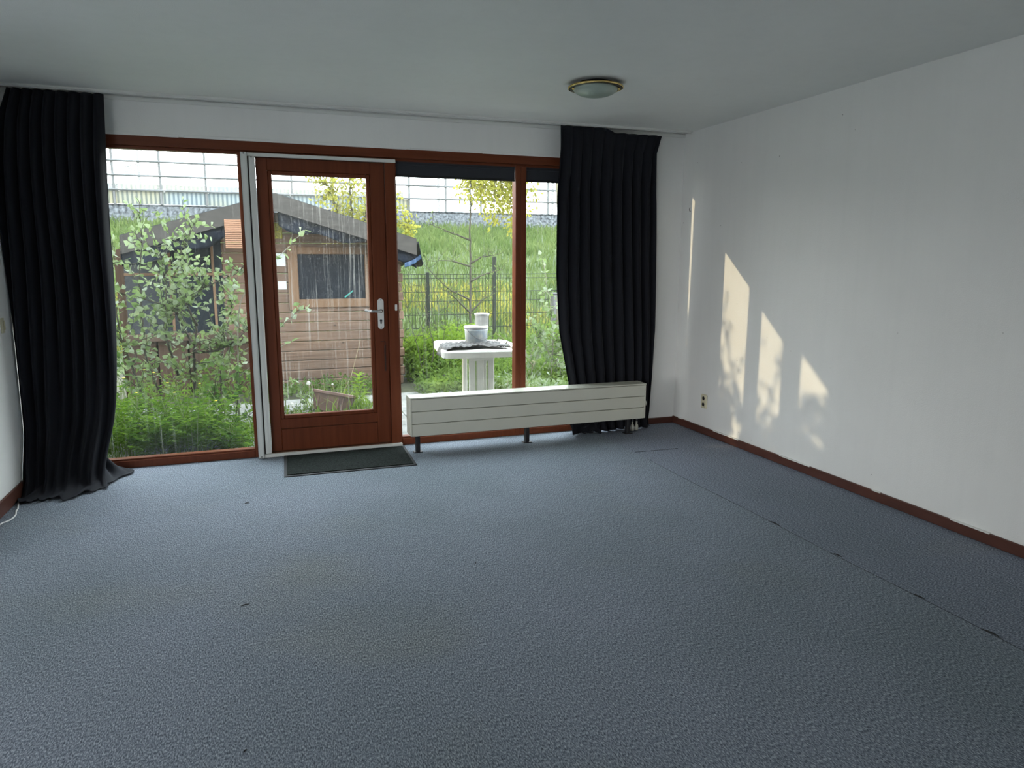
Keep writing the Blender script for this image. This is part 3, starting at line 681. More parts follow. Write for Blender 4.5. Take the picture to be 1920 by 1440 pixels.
# ------------------------------------------------------------------ noise barrier on the bank
NB = thing('noise_barrier', 'railway noise barrier with pebbled concrete wall and glazed panels', 'noise barrier', (-1, 20, 2.4))
NY = 20.0
a = MB(); a.box(-30, 26, NY, NY+.3, 2.2, 3.13, .02); a.box(-30, 26, NY-.03, NY+.33, 3.13, 3.165, .01); a.build('concrete_wall', M['pebble'], NB)
px = -7.51-1.315*9
posts = []
while px < 16: posts.append(px); px += 1.315
for x in posts:
    a = MB(); a.box(x-.032, x+.032, NY-.06, NY+.06, 3.16, 5.75, .006); a.build('post', M['dark_metal'], NB)
for z in (3.59, 4.03, 4.46, 4.89, 5.32):
    a = MB(); a.tube([(posts[0], NY-.07, z), (posts[-1], NY-.07, z)], .036, 6); a.build('rail', M['dark_metal'], NB)
for x0, x1 in zip(posts[:-1], posts[1:]):
    if x0 < .6:
        a = MB(); a.box(x0+.03, x1-.03, NY-.01, NY+.02, 3.17, 3.56, .004); a.build('ribbed_panel', M['ribbed'], NB)
        a = MB(); a.box(x0+.03, x1-.03, NY+.9, NY+.93, 3.60, 3.86, .004); a.build('rear_panel', M['ribbed'], NB)
    a = MB(); a.box(x0+.03, x1-.03, NY, NY+.012, 3.60 if x0 < .6 else 3.17, 5.70); a.build('pane', M['glass_far'], NB)

def mast(x, z0, z1, label, arm=1.0):
    t = thing('catenary_mast', label, 'mast', (x, 40, z0), 'railway masts behind the barrier')
    a = MB(); a.box(x-.07, x+.07, 39.93, 40.07, z0, z1, .01); a.build('pole', M['dark_metal'], t)
    a = MB(); a.tube([(x, 40, z1-.9), (x-.75*arm, 40, z1-1.1)], .035, 6); a.tube([(x, 40, z1-1.35), (x-.6*arm, 40, z1-1.12)], .03, 6)
    a.box(x-.80*arm-.12, x-.80*arm+.16, 39.95, 40.05, z1-1.20, z1-1.13); a.box(x-.65*arm-.14, x-.65*arm+.14, 39.95, 40.05, z1-1.36, z1-1.30); a.build('bracket', M['dark_metal'], t)
mast(-9.36, 2.4, 7.6, 'thin overhead line mast behind the barrier, seen in the left window')
mast(-4.1, 2.4, 7.3, 'thin overhead line mast behind the barrier, seen through the door glass')
mast(7.65, 2.4, 6.9, 'thin overhead line mast behind the barrier, left of the birch branches')
mast(15.5, 2.4, 6.8, 'thin overhead line mast behind the barrier, beside the right curtain')
a = MB(); a.tube([(-9.3, 40, 7.5), (-7.6, 40, 6.55), (-6.3, 40, 5.7)], .02, 5); a.tube([(-30, 40.3, 6.9), (0, 40.3, 6.55), (30, 40.3, 6.9)], .012, 5)
tag(a.build('overhead_wire', M['dark_metal']), 'thin overhead wire slanting down from the left railway mast', 'wire')

# ------------------------------------------------------------------ garden fence
FY = 5.0
FE = thing('garden_fence', 'green grey rod mesh fence between the garden and the bank', 'fence', (0, FY, GZ))
for k, x in enumerate((-1.60, -1.11, -.07, 1.0, 2.1, 3.1)):
    a = MB(); a.box(x-.025, x+.025, FY-.025, FY+.025, GZ, 1.50 if k == 2 else 1.27, .004); a.build('post', M['fence'], FE)
for x0, x1 in ((-1.60, -1.11), (-1.11, -.07), (-.07, 1.0), (1.0, 2.1), (2.1, 3.1)):
    a = MB()
    for x in np.arange(x0+.05, x1-.01, .05): a.tube([(x, FY, GZ+.04), (x, FY, .98 if x > 0.2 else 1.24)], .0035, 4)
    for z in (.04, .24, .44, .64, .84, .98, 1.18, 1.24): a.tube([(x0, FY-.008, z), (x1, FY-.008, z)], .0055, 4)
    a.build('mesh_panel', M['fence'], FE)
a = MB(); a.box(.855, .985, FY-.14, FY-.02, GZ, .925, .008); a.box(.845, .995, FY-.15, FY-.01, .925, .945, .005)
tag(a.build('gate_post', M['dark_metal']), 'broad dark grey fence post beside the right curtain', 'post')

# ------------------------------------------------------------------ shed
SY = 3.4
SH = thing('garden_shed', 'weathered log cabin shed with a tarpaulin covered gable roof', 'shed', (-3.3, SY, GZ))
SX0, SX1, EAVE = -4.95, -1.86, 1.72
RC, RZT, RZE = -3.25, 2.16, 1.70         # ridge line, apex and eave height
def roof_z(x): return RZT - (RZT-RZE)/1.52*abs(x-RC)
# front wall of stacked boards with rounded edges, interrupted by window
a = MB(); z = GZ; pitch = .116; k = 0
while z < 2.0:
    z1 = z+pitch
    xe = lambda s: RC + s*min(1.40, max(0.02, (RZT-.12-(z+z1)/2)/((RZT-RZE)/1.52)))
    x0, x1 = max(-3.86, xe(-1)), min(SX1, xe(1))
    if x1-x0 > .1:
        segs = [(x0, x1)]
        if z1 > 1.0 and z < 1.50: segs = [(x0, -3.03), (-2.24, x1)]
        for s0, s1 in segs: a.box(s0, s1, SY, SY+.045, z+.002, z1-.002, .009)
    z = z1; k += 1
a.build('front_boards', M['log'], SH)
a = MB(); z = GZ; k = 0
while z < 1.60:
    for y0 in (SY, ): a.box(SX1-.0, SX1+(.075 if k % 2 else .055), SY-.01, SY+.055, z+.003, z+pitch-.003, .012)
    a.box(SX1-.09, SX1-.045, SY+.046, 4.85, z+.002, z+pitch-.002, .009)
    z += pitch; k += 1
a.build('corner_logs', M['log'], SH)
a = MB(); a.prism([(SX0, GZ), (-3.86, GZ), (-3.86, roof_z(-3.86)-.1), (SX0, roof_z(SX0)-.1)], 'y', SY+.03, SY+.07); a.build('left_wall', M['log_dark'], SH)
# main window
wd = MB(); wd.box(-3.145, -3.03, SY-.022, SY+.03, .86, 1.62, .004); wd.box(-2.25, -2.17, SY-.022, SY+.03, .90, 1.53, .004); wd.box(-3.03, -2.17, SY-.020, SY+.03, .885, .985, .004); wd.box(-3.03, -2.17, SY-.018, SY+.03, 1.515, 1.60, .004)
wdo = wd.build('window_frame', M['log_trim'], SH)
a = MB(); a.box(-3.03, -2.25, SY+.006, SY+.012, .985, 1.515); a.build('window_pane', M['dark_pane'], wdo)
a = MB(); a.tube([(-2.50, SY-.012, 1.0), (-2.40, SY-.012, 1.08)], .008, 6); tag(a.build('rod', mat('teal_plastic', (.05, .30, .26), .5), wdo), 'small teal stick behind the shed window')
# bright reflection built as orange slats, double door with dark panes
a = MB()
for k in range(15): a.box(-3.79, -3.62, 2.962, 2.975, 1.57+k*.0205, 1.587+k*.0205, .003)
for x in (-3.79, -3.64): a.box(x, x+.02, 2.975, 2.985, 1.568, 1.876, .002)
a.build('slatted_reflection', M['slats_reflection'], SH)
a = MB(); a.box(-4.86, -3.86, SY-.01, SY+.028, .60, 1.66, .004); dp = a.build('dark_glazing', M['dark_pane'], SH)
a = MB()
for x in (-3.955, -4.40): a.box(x-.014, x+.014, SY-.024, SY-.008, .60, 1.66, .003)
a.box(-4.86, -3.86, SY-.026, SY-.010, 1.272, 1.302, .003); a.build('glazing_bar', M['log_trim'], dp)
a = MB(); a.box(-4.90, -3.52, SY-.10, SY+.02, .545, .625, .006); a.build('ledge', M['log_dark'], SH)
for x in (-4.75, -4.43, -4.11, -3.79):
    a = MB(); a.box(x-.15, x+.15, SY-.045, SY-.0, GZ, .545, .006); a.build('lower_panel', M['log_dark'], SH)
a = MB(); a.box(-3.56, -3.44, SY-.03, SY+.0, .05, .56, .004); a.build('door_post', M['log_trim'], SH)
# roof
for s in (-1, 1):
    a = MB(); xe = RC+s*1.56
    poly = [(RC, RZT-.02), (xe, roof_z(xe)-.02), (xe, roof_z(xe)+.012), (RC, RZT+.012)]
    a.prism(poly, 'y', 3.02, 5.0); a.build('roof_slope', M['tarp'], SH)
    a = MB(); poly = [(RC, RZT-.185), (xe, roof_z(xe)-.185), (xe, roof_z(xe)+.005), (RC, RZT+.005)]
    a.prism(poly, 'y', 2.985, 3.02); a.build('bargeboard', M['barge'], SH)
    # tarpaulin hanging below the edge board and at the eave
    def tw(u, v, s=s):
        x = RC+s*(.02+1.55*u); d = (.13+.06*math.sin(5*u+s)+.03*math.sin(17*u)+.10*max(0, u-.7)/.3)
        return (x, 3.035+.03*v+.012*math.sin(23*u+3*v), roof_z(x)-.15-d*v)
    vv, ff = grid(40, 8, tw); o = link_mesh('tarpaulin', vv, ff, M['tarp'], SH, True); solid(o, .004)
xe = RC+1.57
def te(u, v): 
    y = 2.99+2.0*u; return (xe+.012+.05*v+.012*math.sin(14*u), y, roof_z(xe)-.02-(.27+.03*math.sin(11*u))*v)
vv, ff = grid(30, 8, te); o = link_mesh('tarpaulin', vv, ff, M['tarp'], SH, True); solid(o, .004)
def th(u, v):
    x = xe-.15+.20*u; return (x, 3.03+.012*math.sin(18*u), 1.475-.10*(1-u)*.6+.05*u-.055*v-.02*math.sin(3*u))
vv, ff = grid(14, 5, th); o = link_mesh('tarpaulin_hem', vv, ff, M['tarp_blue'], SH, True); solid(o, .004)
# white notes on the shed front, plus a tree reflection painted as a yellow square
for (x0, x1, z0, z1, mm, lab) in ((-3.275, -3.185, 1.69, 1.865, 'tree_reflection', 'mottled yellow square high on the shed front, a painted reflection of trees'), (-3.265, -3.165, 1.375, 1.52, 'paper', 'white paper note on the shed front, upper of two'), (-3.262, -3.165, 1.105, 1.20, 'paper', 'white paper note on the shed front, lower of two')):
    a = MB(); a.box(x0, x1, SY-.006, SY-.001, z0, z1); tag(a.build('note_or_reflection', M[mm]), lab, 'note', None if mm == 'tree_reflection' else 'white notes on the shed')

# ------------------------------------------------------------------ white garden table with buckets
TC = [(-1.935, .80), (-1.15, .68), (-1.055, 1.62), (-1.80, 1.775)]     # near left, near right, far right, far left
tcx, tcy = sum(p[0] for p in TC)/4, sum(p[1] for p in TC)/4
def rounded(corners, r, n=6):
    out_ = []
    m_ = len(corners)
    for i in range(m_):
        p = Vector(corners[i]); a_ = Vector(corners[i-1]); b_ = Vector(corners[(i+1) % m_])
        pa = p+(a_-p).normalized()*r; pb = p+(b_-p).normalized()*r
        for k in range(n+1):
            t = k/n; out_.append(tuple((1-t)**2*pa+2*t*(1-t)*p+t*t*pb))
    return out_
TB = thing('garden_table', 'grubby white plastic garden table outside the window beside the mullion', 'table', (tcx, tcy, GZ))
outl = rounded(TC, .10); a = MB()
ins = [(tcx+(x-tcx)*.985, tcy+(y-tcy)*.985) for x, y in outl]
nn = len(outl)
def ring(pts, z): return [(x, y, z) for x, y in pts]
v = ring(ins, .622)+ring(outl, .612)+ring(outl, .560)+ring(ins, .560)+ring(ins, .600)
f = [list(range(nn))]
for i in range(4): f += [(i*nn+k, i*nn+(k+1) % nn, (i+1)*nn+(k+1) % nn, (i+1)*nn+k) for k in range(nn)]
f.append(list(range(4*nn, 5*nn))[::-1]); a.add(v, f); a.build('tabletop', M['pvc'], TB)
Rm = Matrix.Translation((tcx+.01, tcy+.02, 0)) @ Matrix.Rotation(-.14, 4, 'Z')
for x0, x1 in ((-.125, -.062), (-.052, .018), (.026, .044), (.056, .118)):
    a = MB(); a.box(x0, x1, -.28, -.24, GZ+.05, .565, .008, Rm); a.build('leg', M['pvc'], TB)
for x0 in (-.12, .07):
    a = MB(); a.box(x0, x0+.05, .24, .28, GZ+.05, .565, .008, Rm); a.build('leg', M['pvc'], TB)
a = MB(); a.box(-.125, .12, -.285, .285, .50, .562, .01, Rm); a.build('apron', M['pvc'], TB)
a = MB(); a.box(-.24, .24, -.31, -.21, GZ, GZ+.06, .015, Rm); a.box(-.24, .24, .21, .31, GZ, GZ+.06, .015, Rm); a.box(-.03, .03, -.3, .3, GZ+.03, GZ+.06, .01, Rm); a.build('base', M['pvc'], TB)
def bucket(c, r0, r1, h, body, label, handle, band):
    t = thing('bucket', label, 'bucket', c)
    a = MB(); a.lathe([(r0, 0), (r0+(r1-r0)*.8, h*.80), (r0+(r1-r0)*.8+.004, h*.80), (r0+(r1-r0)*.8+.004, h*.83), (r1, h*.86), (r1, h-.012)], c, 40); a.build('body', body, t, True)
    a = MB(); a.lathe([(r1*.985, h-.014), (r1+.006, h-.014), (r1+.006, h-.002), (r1-.004, h), (.01, h)], c, 40); a.build('lid', M['pvc'] if band else body, t)
    if band:
        a = MB(); a.lathe([(r1+.003, h*.855), (r1+.004, h*.93), (r1+.002, h*.93)], c, 40, cap=False); a.build('band', M['bucket_rim'], t)
        a = MB(); rr = r1+.006; a.tube([(c[0]+rr*math.cos(q), c[1]+rr*math.sin(q)*1.0, c[2]+h*.86-.10*abs(math.sin((q-3.6)*1.1))) for q in np.linspace(3.6, 6.0, 16)], .003, 6); a.build('wire_handle', M['dark_metal'], t)
BX, BY = -1.50, 1.20
bucket((BX, BY, .622), .102, .114, .192, M['bucket_blue'], 'large white and pale blue paint bucket on the garden table', True, True)
bucket((BX+.075, BY+.05, .814), .064, .068, .118, M['bucket_grey'], 'small dusty grey tub stacked on top of the paint bucket', False, False)
def sheet(u, v):
    x = -1.90+.62*u; y = .82+.36*v+.08*math.sin(3*u)
    z = .628+.012*abs(math.sin(9*u+7*v))+.014*abs(math.sin(15*v+4*u))*math.sin(PI*u)+.010*abs(math.sin(31*u+5*math.sin(9*v)))+.008*abs(math.sin(37*v+4*math.sin(11*u)))
    if u < .06: z -= (0.06-u)*1.3
    x += .02*math.sin(8*v); y += .02*math.sin(13*u)
    return (x, y, z) if not (u < .06) else (x-.015, y, z)
vv, ff = grid(90, 50, sheet); o = link_mesh('plastic_sheet', vv, ff, M['plastic_sheet'], None, True, (-1.6, 1.0, .63)); solid(o, .004)
tag(o, 'crumpled dirty dark plastic sheet lying on the garden table under the bucket', 'plastic sheet')
lt = Leaves('leaf'); n = 46; PX = RN.uniform(-1.36, -1.10, n); PY = RN.uniform(.80, 1.5, n)
d = rdir(n); d[:, 2] = RN.uniform(0, .35, n); lt.add(np.stack([PX, PY, np.full(n, .628)], 1), d, np.array([0, 0, 1.0]), RN.uniform(.03, .07, n), RN.uniform(.012, .03, n))
tag(lt.build('leaf_litter', M['deadleaf']), 'dry fallen leaves scattered on the right half of the garden table', 'dead leaves', None, 'stuff')

# ------------------------------------------------------------------ broken planter trough
PT = thing('planter_trough', 'tipped broken red brown plastic planter in front of the shed', 'planter', (-2.82, 1.95, GZ))
Tp = Matrix.Translation((-2.83, 1.93, GZ+.075)) @ Matrix.Rotation(-.22, 4, 'Z') @ Matrix.Rotation(.20, 4, 'Y') @ Matrix.Rotation(-.22, 4, 'X')
a = MB()
def pan(p, th_=.008):
    p = [Vector(q) for q in p]; nrm = (p[1]-p[0]).cross(p[2]-p[0]).normalized()*th_
    vv = [tuple(Tp @ q) for q in p]+[tuple(Tp @ (q+nrm)) for q in p]
    a.add(vv, [(0, 1, 2, 3), (7, 6, 5, 4), (0, 4, 5, 1), (1, 5, 6, 2), (2, 6, 7, 3), (3, 7, 4, 0)])
h0, h1 = -.07, .11
pan([(-.17, -.07, h0), (.04, -.07, h0), (.05, -.10, h1), (-.20, -.10, h1)]); pan([(.05, -.075, h0), (.17, -.06, h0+.02), (.20, -.09, h1), (.06, -.10, h1)])
pan([(-.17, .07, h0), (.17, .07, h0), (.20, .10, h1), (-.20, .10, h1)]); pan([(-.17, -.07, h0), (-.17, .07, h0), (-.20, .10, h1), (-.20, -.10, h1)]); pan([(.17, -.07, h0), (.17, .07, h0), (.20, .10, h1), (.20, -.10, h1)]); pan([(-.17, -.07, h0), (.17, -.07, h0), (.17, .07, h0), (-.17, .07, h0)])
for x in (-.14, .055, .10): a.box(x-.008, x+.008, -.108, -.085, h0+.03, h1, .003, Tp)
a.build('trough', M['planter'], PT)
a = MB(); a.box(-.215, .215, -.118, -.094, h1-.012, h1+.022, .005, Tp); a.box(-.215, .215, .094, .118, h1-.012, h1+.022, .005, Tp); a.box(-.215, -.19, -.118, .118, h1-.012, h1+.022, .005, Tp); a.box(.19, .215, -.118, .118, h1-.012, h1+.022, .005, Tp); a.build('rim', M['planter'], PT)
a = MB(); a.box(-.19, .19, -.09, .09, .05, .075, .01, Tp); a.build('earth', M['soil'], PT)

# ------------------------------------------------------------------ plants
def poly_resample(P, step):
    P = np.array(P, float); d = np.r_[0, np.cumsum(np.linalg.norm(np.diff(P, axis=0), axis=1))]; n = max(2, int(d[-1]/step)+1)
    s = np.linspace(0, d[-1], n); return np.stack([np.interp(s, d, P[:, k]) for k in range(3)], 1)
def smooth_path(P, step=.05, jit=.008):
    Q = poly_resample(P, step)
    for _ in range(2): Q[1:-1] = .25*Q[:-2]+.5*Q[1:-1]+.25*Q[2:]
    return Q + RN.normal(0, jit, Q.shape)*np.linspace(0, 1, len(Q))[:, None]
def woody(name, label, cat, stems, leaf_m, bark_m, r0=.012, twig=(.18, .5), ntw=9, leafL=(.05, .09), wr=.8, shape='lobed', start=.25, up=.35, leaf_step=.035, group=None, on_stem=True, base=None, twig_leaf=1.0):
    b = base or tuple(stems[0][0]); t = thing(name, label, cat, b, group)
    lv_ = Leaves(shape); tw = MB()
    def leafy(Q, f0):
        n = len(Q); i0 = int(n*f0)
        for i in range(i0, n):
            if RN.random() > twig_leaf: continue
            d = Q[min(i+1, n-1)]-Q[max(i-1, 0)]; d = d/(np.linalg.norm(d)+1e-9)
            o = rdir(1, .15)[0]; ld = d*.45+o*.9; ld[2] -= .15
            lv_.add(Q[i]+o*.006, ld, rdir(1, .9)[0], RN.uniform(*leafL), RN.uniform(*leafL)*wr)
    for si, st in enumerate(stems):
        Q = smooth_path(st); n = len(Q)
        rr = np.linspace(r0 if si == 0 else r0*.7, .0025, n)
        m = MB(); m.tube(Q.tolist(), rr.tolist(), 6); m.build('trunk' if si == 0 else 'stem', bark_m, t, True)
        if on_stem: leafy(Q, max(start, .4))
        for k in range(ntw):
            i = int(n*(start+(1-start)*RN.random())*.98); i = min(max(i, 0), n-1)
            d0 = rdir(1, up)[0]; L_ = RN.uniform(*twig)*(1.15-.6*i/n)
            pts = [Q[i]]; d = d0
            for q_ in range(4): d = d+rdir(1, .25)[0]*.35; d /= np.linalg.norm(d); pts.append(pts[-1]+d*L_/4)
            T_ = poly_resample(pts, leaf_step); tw.tube(T_.tolist(), np.linspace(.004, .0015, len(T_)).tolist(), 4); leafy(T_, .15)
    if tw.v: tw.build('twig', bark_m, t, True)
    lv_.build('foliage', leaf_m, t)
    return t
# the silver poplar shrub outside the left window
woody('poplar_shrub', 'tall silver leaved poplar shrub crowding the left window', 'shrub',
      [[(-4.07, 1.6, GZ), (-4.09, 1.6, .22), (-4.06, 1.6, .71), (-4.02, 1.6, .86), (-4.1, 1.58, .98), (-4.32, 1.55, 1.07), (-4.72, 1.5, 1.2)],
       [(-4.06, 1.6, .65), (-4.2, 1.7, .95), (-4.16, 1.8, 1.15), (-4.18, 1.8, 1.38), (-4.08, 1.8, 1.62), (-4.0, 1.8, 1.82)],
       [(-4.3, 1.75, GZ), (-4.5, 1.8, .55), (-4.49, 1.8, 1.29), (-4.44, 1.8, 1.62), (-4.45, 1.8, 2.0)],
       [(-4.02, 1.55, .86), (-4.12, 1.5, 1.11), (-3.86, 1.5, 1.24), (-3.58, 1.48, 1.36)],
       [(-4.06, 1.55, .62), (-3.9, 1.5, .62), (-3.72, 1.5, .70), (-3.55, 1.5, .86)],
       [(-4.4, 1.5, GZ), (-4.52, 1.4, .4), (-4.62, 1.4, .8), (-4.66, 1.4, 1.3), (-4.6, 1.4, 1.6)],
       [(-3.9, 1.9, GZ), (-3.86, 1.9, .5), (-3.75, 1.9, .95), (-3.66, 1.9, 1.3)],
       [(-4.22, 1.65, .4), (-4.3, 1.6, .8), (-4.25, 1.6, 1.2), (-4.3, 1.6, 1.55)]],
      M['poplar'], M['bark'], .017, (.15, .45), 30, (.035, .068), .85, start=.22, leaf_step=.032)
woody('poplar_sapling', 'slim silver leaved sapling reaching in front of the shed beside the door', 'sapling',
      [[(-3.72, 1.45, GZ), (-3.70, 1.42, .5), (-3.66, 1.4, 1.0), (-3.55, 1.4, 1.3), (-3.35, 1.4, 1.42), (-3.21, 1.4, 1.55), (-3.06, 1.4, 1.73)],
       [(-3.69, 1.42, .6), (-3.5, 1.4, .72), (-3.36, 1.4, .79), (-3.22, 1.4, .92), (-3.09, 1.4, 1.0)],
       [(-3.69, 1.42, .4), (-3.5, 1.4, .55), (-3.36, 1.4, .63), (-3.23, 1.4, .70)]],
      M['poplar'], M['bark_pale'], .008, (.05, .14), 5, (.05, .085), .75, start=.6, leaf_step=.05)
woody('dark_shrub', 'darker low leafy bush at the right side of the left window', 'shrub',
      [[(-3.75, 1.2, GZ), (-3.72, 1.2, .2), (-3.7, 1.2, .48)], [(-3.6, 1.25, GZ), (-3.55, 1.25, .25), (-3.5, 1.25, .42)], [(-3.95, 1.2, GZ), (-3.9, 1.25, .3), (-3.85, 1.25, .5)]],
      M['poplar_dark'], M['bark'], .007, (.1, .25), 14, (.04, .07), .8, start=.15, leaf_step=.035)
woody('young_poplar', 'young silver leaved poplar growing behind the narrow right window', 'sapling',
      [[(-.30, 2.2, GZ), (-.27, 2.2, .3), (-.26, 2.2, .6), (-.30, 2.2, .95), (-.36, 2.2, 1.25), (-.40, 2.2, 1.45)], [(-.27, 2.2, .2), (-.1, 2.15, .5), (0, 2.1, .75)], [(-.27, 2.2, .3), (-.42, 2.2, .55), (-.5, 2.2, .75)], [(-.2, 2.3, GZ), (-.15, 2.3, .4), (-.05, 2.3, .9)], [(-.5, 2.25, GZ), (-.52, 2.25, .35), (-.45, 2.25, .55)]],
      M['poplar'], M['bark_pale'], .010, (.12, .34), 20, (.04, .075), .8, start=.10, leaf_step=.04)
woody('table_sprig', 'thin silver leaved sprig leaning in front of the garden table', 'sprig',
      [[(-1.25, .45, GZ), (-1.22, .5, .3), (-1.24, .55, .5), (-1.36, .6, .68), (-1.48, .65, .80)], [(-1.30, .45, GZ), (-1.40, .45, .2), (-1.44, .45, .38)], [(-1.24, .5, .4), (-1.15, .5, .55)]],
      M['poplar'], M['straw'], .0045, (.04, .10), 3, (.03, .055), .6, start=.5, leaf_step=.05)
# young birch: straight trunk, bare side branches, hanging yellow crown
bt = [(-.70, 4.2, GZ), (-.69, 4.2, .7), (-.68, 4.2, 1.4), (-.68, 4.2, 1.8), (-.67, 4.2, 2.5), (-.66, 4.2, 3.2), (-.62, 4.2, 3.8)]
side = [[(-.69, 4.2, .72), (-.95, 4.1, .95), (-1.2, 4.0, 1.12)], [(-.69, 4.2, .72), (-.5, 4.2, .9), (-.3, 4.15, 1.02)], [(-.68, 4.2, 1.36), (-.95, 4.2, 1.44), (-1.3, 4.2, 1.44)], [(-.68, 4.2, 1.40), (-.5, 4.2, 1.5), (-.25, 4.2, 1.53)], [(-.68, 4.2, 1.72), (-.9, 4.2, 1.80), (-1.25, 4.2, 1.92)], [(-.68, 4.2, 1.15), (-.5, 4.2, 1.25), (-.2, 4.2, 1.32)], [(-.69, 4.2, .9), (-1.0, 4.2, 1.05), (-1.35, 4.2, 1.4)]]
woody('young_tree', 'slender young tree with one straight thin trunk behind the table', 'tree', [bt]+side, M['sparse'], M['bark'], .021, (.12, .4), 9, (.025, .045), .6, 'leaf', .3, leaf_step=.05, on_stem=True, twig_leaf=.9)
def hanging(name, label, origin, sprays, leafm, group=None):
    t = thing(name, label, 'tree', (origin[0], origin[1], GZ), group); lv_ = Leaves('leaf'); tw = MB()
    m = MB(); m.tube([(origin[0], origin[1], GZ), (origin[0]+.05, origin[1], 1.5), (origin[0]-.05, origin[1], 3.0), (origin[0], origin[1], origin[2])], [.06, .055, .045, .03], 10); m.build('trunk', M['bark_pale'], t, True)
    for (x, y, ztop, zlow) in sprays:
        a0 = np.array([origin[0], origin[1], origin[2]-R_.uniform(0, .6)]); a1 = np.array([x, y, ztop+.25]); mid = (a0+a1)/2+np.array([0, 0, .25])
        P = poly_resample([a0, mid, a1, (x+R_.uniform(-.04, .04), y, (ztop+zlow)/2), (x+R_.uniform(-.06, .06), y, zlow)], .05)
        P[2:-2] = (P[:-4]+P[1:-3]+P[2:-2]+P[3:-1]+P[4:])/5
        tw.tube(P.tolist(), np.linspace(.012, .0015, len(P)).tolist(), 4)
        for p in P[len(P)//4:]:
            for q_ in range(6):
                o = rdir(1, -.3)[0]; lv_.add(p+o*RN.uniform(.01, .11), o+np.array([0, 0, -.5]), rdir(1)[0], RN.uniform(.04, .07), RN.uniform(.03, .05))
    tw.build('branch', M['bark'], t, True); lv_.build('foliage', leafm, t)
sp = []
for k in range(34):
    x = R_.uniform(-.78, .08); zl = {True: R_.uniform(2.05, 2.45), False: R_.uniform(2.15, 2.6)}[x > -.45]
    sp.append((x, 4.2+R_.uniform(-.35, .35), R_.uniform(2.6, 3.1), zl))
sp += [(-.30, 4.2, 2.6, 1.93), (-.27, 4.25, 2.6, 1.98), (-.05, 4.2, 2.6, 1.80), (-.08, 4.15, 2.6, 1.86), (-.02, 4.2, 2.7, 1.9), (.25, 4.2, 3.0, 2.3), (.2, 4.4, 2.9, 2.1)]
hanging('birch_tree', 'birch with hanging yellow green leaves above the right window', (.75, 4.4, 3.9), sp, M['birch'])
woody('yellow_tree', 'bushy yellow leaved tree rising behind the right slope of the shed roof', 'tree',
      [[(-1.8, 8, .4), (-1.82, 8, 1.2), (-1.8, 8, 2.2), (-1.84, 8, 3.2)], [(-1.8, 8, .9), (-1.5, 8, 1.5), (-1.2, 8, 2.0), (-1.1, 8, 2.6)], [(-1.8, 8, 1.0), (-2.1, 8, 1.6), (-2.35, 8, 2.05), (-2.5, 8, 2.3)], [(-1.8, 8, 1.5), (-1.6, 8, 2.1), (-1.4, 8, 2.8), (-1.3, 8, 3.2)], [(-1.8, 8, 1.6), (-2.0, 8, 2.1), (-2.2, 8, 2.75), (-2.5, 8, 3.0)], [(-1.8, 8, 1.1), (-1.4, 7.9, 1.5), (-.95, 7.9, 1.75), (-.75, 7.9, 2.2)]],
      M['birch'], M['bark'], .05, (.2, .65), 75, (.05, .085), .75, 'leaf', .3, leaf_step=.04)

# boundary tree row at the left garden border: it throws the leaf shadows of the low sun
woody('border_bush', 'tall dense leafy bush at the left garden border beyond the curtain', 'bush',
      [[(-6.2, .9, GZ), (-6.2, .95, 1.0), (-6.15, 1.0, 2.6)], [(-6.2, 1.5, GZ), (-6.3, 1.5, 1.2), (-6.2, 1.5, 2.5)], [(-6.3, 1.95, GZ), (-6.3, 1.95, 1.4), (-6.2, 1.95, 2.75)], [(-6.3, .4, GZ), (-6.25, .45, 1.0), (-6.2, .5, 2.4)], [(-6.3, 2.5, GZ), (-6.3, 2.5, 1.4), (-6.2, 2.5, 2.9)], [(-6.2, 1.2, GZ), (-6.3, 1.2, 1.2), (-6.2, 1.2, 2.45)], [(-6.2, .8, GZ), (-6.3, .8, 1.2), (-6.25, .8, 2.75)]],
      M['poplar_dark'], M['bark'], .03, (.25, .55), 95, (.08, .14), .8, start=.15, leaf_step=.035)

woody('border_tree', 'thin young tree with loose branches rising above the left border bush', 'tree',
      [[(-6.5, 1.6, GZ), (-6.5, 1.6, 1.5), (-6.45, 1.65, 2.6), (-6.4, 1.7, 3.4)], [(-6.45, 1.62, 2.2), (-6.4, 1.4, 2.8), (-6.35, 1.3, 3.2)], [(-6.45, 1.62, 2.3), (-6.4, 1.9, 2.8), (-6.3, 2.05, 3.25)]],
      M['poplar_dark'], M['bark'], .02, (.12, .35), 9, (.05, .08), .7, start=.45, leaf_step=.06)
woody('dark_shrub', 'dark leafy bush beside the left end of the shed, half behind the curtain', 'shrub',
      [[(-5.15, 2.9, GZ), (-5.15, 2.9, .5), (-5.1, 2.9, 1.0)], [(-5.3, 2.8, GZ), (-5.35, 2.8, .4), (-5.3, 2.8, .9)], [(-5.0, 2.8, GZ), (-4.98, 2.8, .4), (-4.95, 2.8, .75)]],
      M['poplar_dark'], M['bark'], .012, (.15, .35), 26, (.05, .09), .8, start=.05, leaf_step=.035)

